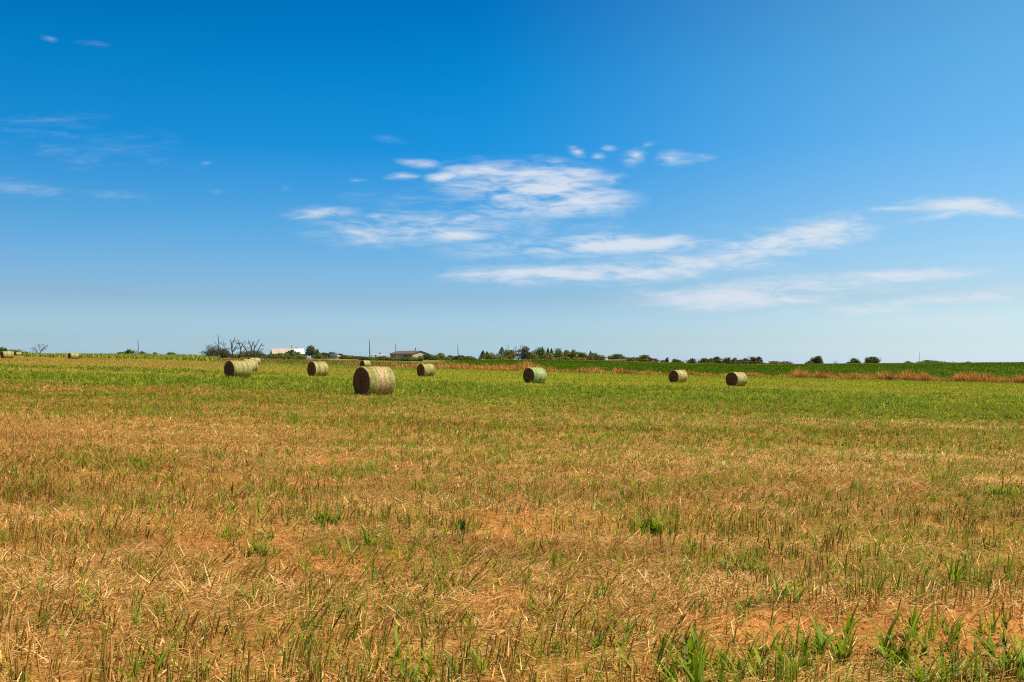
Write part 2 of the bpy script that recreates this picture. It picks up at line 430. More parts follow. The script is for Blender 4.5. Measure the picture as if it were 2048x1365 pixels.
def far_field():
    geos = []; leafy = []
    for (a, b, d, w, h) in ((58, 90, 24, .022, .15), (90, 135, 11, .035, .18), (135, 292, 4.2, .06, .2)):
        X, Y = scatter(a, b, d); ok = Y < field_end(pix_of(X, Y)) - 1; X, Y = X[ok], Y[ok]; n = len(X); g = green(X, Y)
        c = palette(n, [(.27, .235, .05), (.32, .27, .065), (.21, .18, .04)]); hot = px_l(X, Y)[:, None]; c = c * (1 - hot) + palette(n, [(.38, .235, .06), (.44, .29, .085), (.30, .17, .04)]) * hot
        L = np.log(Y); st = fbm(X / (4 + Y * .08), L * 13 + .02 * X, 401)
        sel = U(0, 1, n) < g * (.45 + 1.15 * st); c[sel] = palette(int(sel.sum()), [(.185, .25, .009), (.235, .28, .014), (.14, .20, .008), (.265, .275, .025)]); c = c * (.72 + .55 * fbm(X / (2 + Y * .05), L * 19, 403))[:, None]
        geos.append(ribbon_geo(on_ground(X, Y), U(0, 6.28, n), U(.5, 1.1, n) * h, U(0, .6, n), U(0, 1, n), U(.6, 1.3, n) * w, 2, c, .3))
        # the broad leafy strips: young sorghum regrowth
        X, Y = scatter(46 if a == 58 else a, b, (9, 6, 1.4)[(58, 90, 135).index(a)]); g = green(X, Y)
        ok = (U(0, 1, len(X)) < leafy_strip(X, Y) * (.03 + 1.25 * sstep(.44, .60, .6 * fbm(X / 1.6, Y / 2.4, 71) + .4 * fbm(X / 8, Y / 7, 72)))) & (Y < field_end(pix_of(X, Y)))
        X, Y = X[ok], Y[ok]; k = 8; s = np.repeat(U(.55, 1.35, len(X)), k); tone = np.repeat(palette(len(X), [(.14, .20, .008), (.105, .165, .007), (.19, .245, .01), (.065, .11, .007), (.25, .27, .014), (.27, .22, .03)], .3), k, 0)
        X = np.repeat(X, k) + rng.normal(0, .1, len(X) * k); Y = np.repeat(Y, k) + rng.normal(0, .1, len(Y) * k); n = len(X)
        leafy.append(ribbon_geo(on_ground(X, Y), U(0, 6.28, n), U(.2, .46, n) * s, U(.1, .8, n), U(.4, 1.9, n), U(.03, .06, n) * (1 if a < 80 else 1.5 if a < 120 else 2.2), 3, tone * U(.6, 1.5, n)[:, None], .1))
    # green strip along the foot of the dry bank
    px = U(830, 2150, 9000); e = field_end(px); Y = e - 2 - np.abs(rng.normal(0, 9, 9000)); X = (px - CX) / F * Y
    ok = U(0, 1, len(X)) < sstep(.3, .6, fbm(X / 3, Y / 4, 73)) * np.clip((px - 700) / 900, 0, 1); X, Y = X[ok], Y[ok]; n = len(X)
    leafy.append(ribbon_geo(on_ground(X, Y), U(0, 6.28, n), U(.25, .5, n), U(.1, .7, n), U(.3, 1.4, n), U(.08, .16, n), 3, palette(n, GREENS, .3), .1))
    px = U(440, 840, 7000); e = field_end(px); Y = e - 6 - np.abs(rng.normal(0, 14, 7000)); X = (px - CX) / F * Y; n = len(X)
    leafy.append(ribbon_geo(on_ground(X, Y), U(0, 6.28, n), U(.25, .5, n), U(.1, .7, n), U(.3, 1.4, n), U(.08, .16, n), 3, palette(n, [(.16, .22, .02), (.2, .25, .025), (.12, .18, .02)], .2), .1))
    v, q, c = join(geos); tag(np_mesh('mown_grass', v, q, M_straw, c), 'short yellow green and tan grass covering the far half of the field', 'grass', kind='stuff')
    v, q, c = join(leafy); tag(np_mesh('leafy_regrowth', v, q, M_green, c), 'bright green leafy regrowth in strips around the bales', 'regrowth', kind='stuff')
far_field()

def far_banks():
    # left: waist-high yellow-green weeds beyond the stubble
    n = 26000; px = U(-60, 440, n); Y = field_end(px) + U(2, 145, n) ** 1.0; X = (px - CX) / F * Y
    ok = ~((px < 48) & (Y < 425)); px, X, Y = px[ok], X[ok], Y[ok]; n = len(X)
    h = (.55 + .9 * fbm(X / 6, Y / 9, 101)) * U(.5, 1.15, n)
    c = palette(n, [(.21, .23, .012), (.16, .19, .012), (.26, .26, .02), (.11, .15, .012), (.34, .29, .04)], .25)
    v, q, c = ribbon_geo(on_ground(X, Y), U(0, 6.28, n), h, U(0, .4, n), U(.1, .9, n), U(.14, .34, n), 2, c, .3)
    tag(np_mesh('weeds', v, q, M_leaf, c), 'waist high yellow green weeds along the far edge of the stubble', 'weeds', kind='stuff')
    # centre-left: brown and olive rough grass under the dead trees and before the barn
    gs = []
    n = 16000; px = U(385, 900, n); Y = field_end(px) + U(1, 1, n) + U(0, 1, n) * np.interp(px, [385, 540, 600, 900], [150, 130, 85, 75]); X = (px - CX) / F * Y
    h = (.15 + .6 * fbm(X / 5, Y / 8, 111)) * U(.5, 1.2, n); red = fbm(X / 9, Y / 14, 113)
    c = palette(n, [(.15, .14, .025), (.12, .14, .02), (.19, .17, .03), (.09, .12, .015)], .25)
    sel = (red > .5) & ((px < 560) | (px > 690) & (Y < 300)); c[sel] = palette(int(sel.sum()), [(.27, .14, .045), (.21, .11, .04), (.32, .19, .06)], .2)
    gs.append(ribbon_geo(on_ground(X, Y), U(0, 6.28, n), h, U(0, .5, n), U(.1, .9, n), U(.1, .28, n), 2, c, .3))
    # verge along the crest on the right
    n = 15000; px = U(880, 1990, n); Y = YC + U(-14, 10, n); X = (px - CX) / F * Y
    gs.append(ribbon_geo(on_ground(X, Y), U(0, 6.28, n), U(.2, .6, n), U(0, .6, n), U(.1, .9, n), U(.1, .26, n), 2, palette(n, [(.3, .19, .085), (.24, .15, .06), (.2, .17, .05), (.36, .25, .12)], .2), .3))
    v, q, c = join(gs); tag(np_mesh('rough_grass', v, q, M_straw, c), 'brown and olive rough grass below the trees and along the crest', 'rough grass', kind='stuff')
    # the orange dry bank at the end of the mown field
    HP = [600, 660, 760, 850, 900, 1000, 1030, 1045, 1060, 1085, 1120, 1250, 1300, 1340, 1420, 1440, 1520, 1560, 1600, 1630, 1680, 1730, 1800, 1850, 1862, 1885, 1905, 1920, 1990, 2060, 2150]
    HH = [.3, .5, .6, .8, 1.1, 1.2, 1.3, 2.0, 2.0, 1.1, 1.0, 1.1, .9, .7, .8, .8, .8, 1.2, 1.7, 1.6, 1.35, 1.6, 1.8, 1.9, 1.1, 1.2, .9, 1.7, 1.8, 1.5, 1.5]
    n = 52000; px = U(600, 2150, n); dpt = np.abs(rng.normal(0, 1, n)); Y = field_end(px) + U(0, 1, n) ** 1.5 * np.interp(px, [600, 800, 1000, 1300, 2100], [60, 55, 16, 9, 9]) ; X = (px - CX) / F * Y
    mound = sstep(.25, .75, fbm(X / 2.2, Y / 6, 121, 4))
    keep = U(0, 1, n) < .16 + .95 * mound; keep &= ~((px > 1320) & (px < 1500) & (U(0, 1, n) < .3)); keep &= ~((px < 760) & (U(0, 1, n) < .5))
    px, X, Y, mound = px[keep], X[keep], Y[keep], mound[keep]; n = len(X)
    h = 1.3 * np.interp(px, HP, HH) * (.4 + .7 * mound) * (.45 + .8 * U(0, 1, n) ** 1.5)
    c = palette(n, [(.50, .23, .05), (.39, .165, .04), (.56, .29, .075), (.29, .125, .034), (.62, .36, .11)], .22)
    dk = fbm(X / 5, Y / 5, 127) > .58; c[dk] *= np.array((.75, .72, .75))
    v, q, c = ribbon_geo(on_ground(X, Y), U(0, 6.28, n), h, np.abs(rng.normal(.25, .2, n)), U(.1, .9, n), U(.04, .11, n), 3, c, .15)
    tag(np_mesh('dry_bank_grass', v, q, M_straw, c), 'tall orange dry grass in a ragged bank at the end of the mown field', 'dry grass', kind='stuff')
    # the green crop beyond
    n = 110000; Y = np.sqrt(U(222 ** 2, 424 ** 2, n)); px = U(870, 2150, n); X = (px - CX) / F * Y
    ok = (Y > field_end(px) + 5) & (U(0, 1, n) < sstep(860, 980, px + 60 * (fbm(X / 8, Y / 8, 131) - .5))) & (Y < YC - 14 + 22 * sstep(1900, 2000, px)); X, Y = X[ok], Y[ok]; n = len(X)
    row = fbm(X / 9, Y / 16, 133)
    c = palette(n, [(.065, .125, .006), (.05, .10, .006), (.09, .15, .008), (.04, .08, .005)], .25) * (.65 + .7 * row)[:, None]
    v, q, c = ribbon_geo(on_ground(X, Y), U(0, 6.28, n), U(.25, .55, n), U(.1, .7, n), U(.3, 1.2, n), U(.12, .26, n), 2, c, .3)
    tag(np_mesh('crop', v, q, M_far, c), 'dense dark green crop on the slope beyond the dry bank', 'crop', kind='stuff')
far_banks()

def clods():
    X, Y = scatter(5.2, 17, 130); keep = U(0, 1, len(X)) < .12 + .75 * bare(X, Y) * fbm(X / .4, Y / .4, 501) * 1.6; X, Y = X[keep], Y[keep]; n = len(X)
    P = on_ground(X, Y, .003); r = .006 + .022 * U(0, 1, n) ** 3
    D = np.array([(1, 0, 0), (0, 1, 0), (-1, 0, 0), (0, -1, 0), (0, 0, .75), (0, 0, -.6), (.7, .7, .3), (-.7, .6, .35)], float)[:6]
    V = P[:, None, :] + D[None] * (r[:, None] * U(.6, 1.3, (n, 6)))[..., None]; a = U(0, 6.28, n)
    F8 = np.array([(0, 1, 4), (1, 2, 4), (2, 3, 4), (3, 0, 4), (1, 0, 5), (2, 1, 5), (3, 2, 5), (0, 3, 5)])
    Q = (np.arange(n)[:, None, None] * 6 + F8[None]).reshape(-1, 3)
    tag(np_mesh('soil_clods', V.reshape(-1, 3), Q, M_clod, np.repeat(palette(n, [(.32, .12, .035), (.25, .085, .026), (.38, .16, .05)], .2), 6, 0)), 'small red earth clods on the bare patches', 'clods', kind='stuff')
M_clod = leaf_mat('red_clod', 0, .95, 0)
clods()

# ------------------------------------------------------------------ green clumps one can pick out in the foreground
def ground_px(px, py):
    """depth at which a photo pixel meets the near field"""
    yl = 699 + .026 * (px - 14)
    return F * 2.0 / (py - yl)

def clump(px, py, n, size, label, wide=.017, name='grass_clump', cat='grass clump', tone=None, spread=.09, broad=False, grp='green clumps in the stubble'):
    Y = ground_px(px, py); X = (px - CX) / F * Y
    P0 = on_ground(np.array([X]), np.array([Y]))[0]
    root = empty(name, P0); tag(root, label, cat, grp)
    if not broad: n = int(n * (1.6 if py > 1230 else 1.2)); wide *= 1.25; size *= 1.05; spread *= 1.9 if py > 1230 else 1.5
    pal = tone or [(.175, .25, .01), (.125, .195, .009), (.235, .305, .014), (.09, .15, .008), (.22, .26, .012)]
    m = 1 if broad else max(2, n // 6)
    hub = rng.normal(0, spread, (m, 2)); w = rng.integers(0, m, n); P = np.zeros((n, 3)); P[:, :2] = hub[w] + rng.normal(0, .012, (n, 2))
    yaw = U(0, 6.28, n)
    v, q, c = ribbon_geo(P, yaw, U(.45, 1.1, n) * size, U(.05, .55, n) if not broad else U(.5, 1.2, n), U(.3, 1.9, n) if not broad else U(0, .6, n), U(.65, 1.25, n) * wide, 5 if not broad else 4, palette(n, pal, .2), .08)
    nv = len(v) // n; nq = len(q) // n
    for h in range(m):
        k = np.where(w == h)[0]
        if len(k): np_mesh('leaf_blades', v.reshape(n, nv, 3)[k].reshape(-1, 3), (q.reshape(n, nq, 4)[0][None] + np.arange(len(k))[:, None, None] * nv).reshape(-1, 4), M_green, c.reshape(n, nv, 3)[k].reshape(-1, 3), root)
    for hx, hy in hub[:5]:
        st = MB(); st.tube([(hx, hy, -.02), (hx + .01, hy, size * .18), (hx + .02, hy + .01, size * .34)], [.006, .005, .003], 5)
        st.build('stem', M_stem, root, smooth=True)
    return root
M_stem = plain('green_stem', (.13, .17, .04), .2, 20, .6, 0)
for a in [
    (1395, 1362, 46, .30, 'wide leafy green grass clump at the bottom edge, leftmost of the big clumps', .019),
    (1465, 1345, 34, .32, 'tall green clump with upright blades at the bottom edge beside the wide leafy one', .019),
    (1555, 1362, 34, .26, 'low sprawling green clump at the bottom edge beside red earth and cut stalks', .016),
    (1625, 1330, 40, .30, 'green clump with long arching blades over dry straw near the bottom edge', .016),
    (1750, 1318, 46, .34, 'large green clump with broad arched leaves standing in front of the bare red strip', .022),
    (1855, 1290, 40, .33, 'upright green clump on the bare red strip, with a tall blade in its middle', .018),
    (1950, 1275, 28, .24, 'low green clump on the bare red strip beside the frame edge', .015),
    (1905, 1362, 46, .34, 'bushy yellow green clump growing at the bottom right corner', .017),
    (2030, 1360, 36, .38, 'tall green clump with drooping dark blades in the bottom right corner', .021),
    (655, 1050, 36, .34, 'bright green clump in pale straw left of the frame centre', .019),
    (1310, 1075, 42, .36, 'dark green clump standing alone where thick stubble begins', .02),
    (2020, 995, 40, .36, 'bright green clump at the edge of the picture in pale short stubble', .02),
    (715, 1095, 20, .30, 'small green plant with outstretched blades on bare orange soil', .018),
    (515, 1110, 22, .32, 'small dark green plant with a bent blade in straw', .018),
    (1180, 1290, 16, .26, 'slim green shoot with two leaves leaning over a cut stalk', .014),
    (1760, 1190, 34, .30, 'mixed green clump among dark cut stalks behind the bare red strip', .016),
    (1590, 1215, 34, .30, 'green clump with a broad folded leaf, in front of dark leaning stalks', .018),
    (1920, 1170, 40, .34, 'pale green clump of long thin blades behind the bare red strip', .015),
    (800, 1362, 34, .26, 'thin bladed green clump at the bottom edge left of the frame centre', .014),
    (310, 1362, 26, .28, 'sparse green clump at the bottom edge among upright tan stalks', .014),
    (1480, 1150, 30, .30, 'bright green clump with forked blades between leaning brown stalks', .017),
]: clump(*a)
clump(930, 1068, 16, .2, 'small dark broadleaf weed lying flat on the straw', .075, 'broadleaf_weed', 'weed', [(.02, .06, .015), (.028, .075, .018)], .04, True, None)
clump(558, 775, 50, .42, 'dark round weed tuft on bare earth, right of the second nearest bale', .03, 'weed_tuft', 'weed', [(.05, .08, .01), (.035, .06, .01), (.1, .08, .02)], .1, False, None)

# ------------------------------------------------------------------ round hay bales
def wrap_mat(name, greenish, pink, seed, vivid=0):
    m, nt, n, l, out = new_mat(name)
    tc = n.new('ShaderNodeTexCoord')
    mp = n.new('ShaderNodeMapping'); mp.inputs['Scale'].default_value = (5.0, .7, .7); mp.inputs['Location'].default_value = (seed * 3.7, seed, 0)
    l.new(tc.outputs['Object'], mp.inputs['Vector'])
    bands = noise_node(n, l, mp.outputs[0], 1.0, 3, .55)
    mp2 = n.new('ShaderNodeMapping'); mp2.inputs['Scale'].default_value = (26, 5, 5); mp2.inputs['Location'].default_value = (seed, seed * 2.1, 0)
    l.new(tc.outputs['Object'], mp2.inputs['Vector'])
    fine = noise_node(n, l, mp2.outputs[0], 1.0, 5, .7)
    mp3 = n.new('ShaderNodeMapping'); mp3.inputs['Scale'].default_value = (14, 7, 7); mp3.inputs['Location'].default_value = (seed, 0, seed); l.new(tc.outputs['Object'], mp3.inputs['Vector'])
    speck = noise_node(n, l, mp3.outputs[0], 1.0, 5, .7)
    g = (.19, .20, .038) if not vivid else (.10, .30, .05)
    cream = (.36, .285, .105) if not vivid else (.34, .315, .15)
    r = ramp(n, l, bands.outputs['Fac'], [(.33 + .1 * (1 - greenish), g), (.53 + .06 * (1 - greenish), cream), (.74, (.52, .445, .24) if not vivid else (.43, .405, .24))])
    c = r.outputs[0]
    if pink:
        sx = n.new('ShaderNodeSeparateXYZ'); l.new(tc.outputs['Object'], sx.inputs[0])
        wob = n.new('ShaderNodeMath'); wob.operation = 'MULTIPLY_ADD'; l.new(speck.outputs['Fac'], wob.inputs[0]); wob.inputs[1].default_value = .18
        l.new(sx.outputs['X'], wob.inputs[2])
        d = n.new('ShaderNodeMath'); d.operation = 'SUBTRACT'; l.new(wob.outputs[0], d.inputs[0]); d.inputs[1].default_value = pink
        ab = n.new('ShaderNodeMath'); ab.operation = 'ABSOLUTE'; l.new(d.outputs[0], ab.inputs[0])
        pr = ramp(n, l, ab.outputs[0], [(.025, (.8, .8, .8)), (.075, (0, 0, 0))])
        c = mixc(n, l, pr.outputs[0], c, (.52, .22, .16))
    fr = ramp(n, l, fine.outputs['Fac'], [(.3, (.42, .37, .28)), (.5, (1, 1, 1)), (.72, (1.3, 1.3, 1.28))])
    c = mixc(n, l, .85, c, fr.outputs[0], 'MULTIPLY')
    sr = ramp(n, l, speck.outputs['Fac'], [(.36, (.34, .24, .13)), (.50, (1, 1, 1))])
    c = mixc(n, l, .85, c, sr.outputs[0], 'MULTIPLY')
    p = n.new('ShaderNodeBsdfPrincipled'); p.inputs['Roughness'].default_value = .45; p.inputs['Specular IOR Level'].default_value = .2
    l.new(c, p.inputs['Base Color'])
    b = n.new('ShaderNodeBump'); b.inputs['Strength'].default_value = .9; b.inputs['Distance'].default_value = .05
    l.new(fine.outputs['Fac'], b.inputs['Height']); l.new(b.outputs[0], p.inputs['Normal'])
    l.new(p.outputs[0], out.inputs[0]); return m

def hay_mat():
    m, nt, n, l, out = new_mat('weathered_hay_end')
    tc = n.new('ShaderNodeTexCoord')
    sx = n.new('ShaderNodeSeparateXYZ'); l.new(tc.outputs['Object'], sx.inputs[0])
    cb = n.new('ShaderNodeCombineXYZ'); l.new(sx.outputs['Y'], cb.inputs[0]); 
    zz = n.new('ShaderNodeMath'); zz.operation = 'SUBTRACT'; l.new(sx.outputs['Z'], zz.inputs[0]); zz.inputs[1].default_value = .77
    l.new(zz.outputs[0], cb.inputs[1])
    ln = n.new('ShaderNodeVectorMath'); ln.operation = 'LENGTH'; l.new(cb.outputs[0], ln.inputs[0])
    nz = noise_node(n, l, tc.outputs['Object'], 7, 5, .7)
    w = n.new('ShaderNodeMath'); w.operation = 'MULTIPLY_ADD'; l.new(nz.outputs['Fac'], w.inputs[0]); w.inputs[1].default_value = .16; l.new(ln.outputs['Value'], w.inputs[2])
    k = n.new('ShaderNodeMath'); k.operation = 'MULTIPLY'; l.new(w.outputs[0], k.inputs[0]); k.inputs[1].default_value = 62
    sn = n.new('ShaderNodeMath'); sn.operation = 'SINE'; l.new(k.outputs[0], sn.inputs[0])
    fine = noise_node(n, l, tc.outputs['Object'], 38, 4, .7)
    mixv = n.new('ShaderNodeMath'); mixv.operation = 'MULTIPLY_ADD'; l.new(sn.outputs[0], mixv.inputs[0]); mixv.inputs[1].default_value = .12; l.new(fine.outputs['Fac'], mixv.inputs[2])
    r = ramp(n, l, mixv.outputs[0], [(.28, (.06, .026, .010)), (.5, (.135, .062, .024)), (.75, (.24, .125, .048))])
    p = n.new('ShaderNodeBsdfPrincipled'); p.inputs['Roughness'].default_value = .9; p.inputs['Specular IOR Level'].default_value = .15
    l.new(r.outputs[0], p.inputs['Base Color'])
    b = n.new('ShaderNodeBump'); b.inputs['Strength'].default_value = .8; b.inputs['Distance'].default_value = .03
    l.new(mixv.outputs[0], b.inputs['Height']); l.new(b.outputs[0], p.inputs['Normal']); l.new(p.outputs[0], out.inputs[0]); return m
M_hay = hay_mat()

def bale(px, Y, yaw_deg, length, label, greenish=.5, pink=0, vivid=0, scale=1.0, loose=False, near=False):
    X, z = at(px, Y); seed = int(px) % 97
    br = np.random.default_rng(int(px) + 5)
    root = empty('hay_bale', (X, Y, z - .03), R(yaw_deg)); tag(root, label, 'hay bale', 'round hay bales lying in the field')
    RY, RZ, CZ = .85 * scale, .81 * scale, .755 * scale
    na = 72; t = np.linspace(0, 2 * math.pi, na, endpoint=False)
    k1, k2, k3 = br.uniform(0, 6, 3)
    def ring(x, f, off, cap=0):
        wob = 1 + .012 * np.sin(2 * t + k1) + .008 * np.sin(5 * t + k2 + x * 2) + .006 * math.sin(x * 9 + k3)
        y = np.sin(t) * RY * f * wob + np.sin(t) * off
        zz = np.cos(t) * RZ * f * wob + np.cos(t) * off
        zz = np.where(zz < -.62 * scale, -.62 * scale + (zz + .62 * scale) * .62, zz)
        return np.stack([np.full(na, x), y, zz + CZ], 1)
    def loft(rings, close=False):
        V = np.concatenate(rings); m = len(rings); i = np.arange(m - 1)[:, None] * na; j = np.arange(na)[None, :]; j2 = (j + 1) % na
        return V, np.stack([i + j, i + na + j, i + na + j2, i + j2], -1).reshape(-1, 4)
    H = length / 2
    # hay core: two dished ends with coiled relief and the side between them
    prof = [(-H + .03 + .02 * br.normal(), .02)] + [(-H + .02 * math.sin(f * 30 + k1) + .03 * (1 - f) * (1 if f < .6 else 0), f) for f in np.linspace(.1, .92, 12)] + [(-H + .035, .97)]
    rings = [ring(x, f, 0) for x, f in prof] + [ring(x, .985, 0) for x in np.linspace(-H + .08, H - .08, 5)] + [ring(-x, f, 0) for x, f in reversed(prof)]
    V, Q = loft(rings); V[:, 0] += np.where(np.abs(V[:, 0]) > H - .08, .012 * br.normal(size=len(V)), 0)
    geos = [(V, Q)]
    o = np_mesh('hay_core', V, Q, M_hay, None, root, True)
    # straw ends sticking out round the rim
    n = 260 if near else 90
    a = br.uniform(0, 6.28, n); P = np.stack([np.full(n, -H + .02), np.sin(a) * RY * br.uniform(.75, .99, n), CZ + np.maximum(np.cos(a) * RZ * .97, -.7)], 1)
    yaw = math.pi + br.normal(0, .9, n)
    v, q, c = ribbon_geo(P, yaw, br.uniform(.04, .13, n), br.uniform(.6, 2.4, n), br.uniform(-.4, .4, n), br.uniform(.006, .014, n), 1, np.array([(.34, .2, .09)]) * br.uniform(.5, 1.2, n)[:, None])
    np_mesh('straw_fringe', v, q, M_straw, c, root)['kind'] = 'stuff'
    # net wrap, a shell proud of the hay and turned in over both edges
    xs = np.linspace(-H + .05, H - .05, 26)
    rw = [ring(-H + .012, .93, .012), ring(-H + .006, .965, .012), ring(-H + .02, .99, .012)]
    rw += [ring(x, 1.0 + .008 * math.sin(x * 7 + k2) + .004 * br.normal(), .014) for x in xs]
    rw += [ring(H - .02, .99, .012), ring(H - .006, .965, .012), ring(H - .012, .93, .012)]
    V, Q = loft(rw); np_mesh('net_wrap', V, Q, wrap_mat('net_wrap_%d' % seed, greenish, pink, seed, vivid), None, root, True)
    if loose:
        n = 420; a = br.uniform(-.9, 2.2, n)
        P = np.stack([H - .16 + br.uniform(0, .2, n), np.sin(a) * RY * 1.0, CZ + np.maximum(np.cos(a) * RZ, -.72)], 1)
        v, q, c = ribbon_geo(P, br.normal(0, 1.2, n), br.uniform(.12, .32, n), br.uniform(.2, 1.6, n), br.uniform(-.5, 1, n), br.uniform(.012, .03, n), 2, np.array([(.5, .32, .14)]) * br.uniform(.6, 1.2, n)[:, None])
        np_mesh('loose_hay', v, q, M_straw, c, root)['kind'] = 'stuff'
    return root

BALES = [
    (748, 54.5, 42, 1.68, 'nearest and largest round hay bale, pale wrap with a pink streak', .5, .10, 0),
    (476, 85, 46, 1.72, 'second nearest hay bale, cream and green wrap, overlapping another bale behind it', .62, 0, 0),
    (497.3, 117, 46, 1.6, 'hay bale half hidden behind the second nearest bale', .35, 0, 0),
    (504, 208, 46, 1.62, 'distant hay bale below the dead trees, dark end showing above the nearer pair', .5, 0, 0),
    (510.5, 219, 46, 1.62, 'distant hay bale tucked against another below the dead trees, its dark end covered', .25, 0, 0),
    (636, 105, 44, 1.62, 'hay bale with ribbed pale wrap standing before the tree beside the barn', .5, 0, 0),
    (730.5, 222, 46, 1.7, 'small distant bale seen just above the nearest bale', .45, 0, 0),
    (852, 122, 40, 1.62, 'hay bale below the tan house, wrap half green and half cream', .55, 0, 0),
    (1069.5, 99, 42, 1.68, 'hay bale with vivid green bands on a white wrap', .62, 0, 1),
    (1356, 124, 38, 1.66, 'hay bale with loose orange hay on its far end', .7, 0, 0),
    (1473, 109.5, 38, 1.66, 'hay bale nearest the tall dry grass, plain pale green wrap, round dark end', .75, 0, 0),
    (14.5, 212, 47, 2.1, 'bale at the edge of the picture on the skyline, leftmost of all', .4, 0, 0),
    (36.8, 400, 47, 2.0, 'tiniest bale, pale, half sunk behind the rise near weeds', .1, 0, 0),
    (147, 242, 47, 2.0, 'lone small bale on the far rise between the dead tree and the pole', .2, 0, 0),
]
for b in BALES:
    bale(b[0], b[1], b[2], b[3], b[4], b[5], b[6], b[7], loose='loose orange' in b[4], near='nearest' in b[4])

# ------------------------------------------------------------------ trees and bushes
TONES = {'dark': [(.06, .09, .016), (.042, .07, .014), (.085, .115, .02)],
         'mid': [(.09, .13, .014), (.065, .10, .012), (.12, .15, .018)],
         'olive': [(.14, .15, .02), (.10, .12, .018), (.18, .17, .026)],
         'grey': [(.07, .08, .035), (.05, .06, .028), (.09, .09, .045)],
         'light': [(.10, .15, .022), (.08, .125, .018), (.13, .17, .03)],
         'brown': [(.15, .085, .05), (.11, .065, .045), (.18, .11, .05)]}

def leaf_cloud(br, pts, out, size, tone):
    n = len(pts)
    nrm = out + br.normal(0, .7, (n, 3)); nrm /= np.linalg.norm(nrm, axis=1)[:, None] + 1e-9
    ref = br.normal(0, 1, (n, 3)); u = np.cross(nrm, ref); u /= np.linalg.norm(u, axis=1)[:, None] + 1e-9; w = np.cross(nrm, u)
    s = (br.uniform(.5, 1.3, n) * size)[:, None]; el = br.uniform(.45, .8, n)[:, None]
    V = np.stack([pts - u * s, pts - w * s * el, pts + u * s, pts + w * s * el], 1).reshape(-1, 3)
    Q = np.arange(n * 4).reshape(n, 4)
    return V, Q, np.repeat(tone, 4, 0)

def foliage_points(br, lobes, n):
    vol = np.array([l[3] * l[4] * l[5] for l in lobes]) ** .75; pick = br.choice(len(lobes), n, p=vol / vol.sum())
    L = np.array(lobes)[pick]; d = br.normal(0, 1, (n, 3)); d /= np.linalg.norm(d, axis=1)[:, None]
    r = br.uniform(.25, 1.0, n) ** .55 * (1 + .16 * br.normal(size=n))
    return L[:, :3] + d * r[:, None] * L[:, 3:6], d, pick

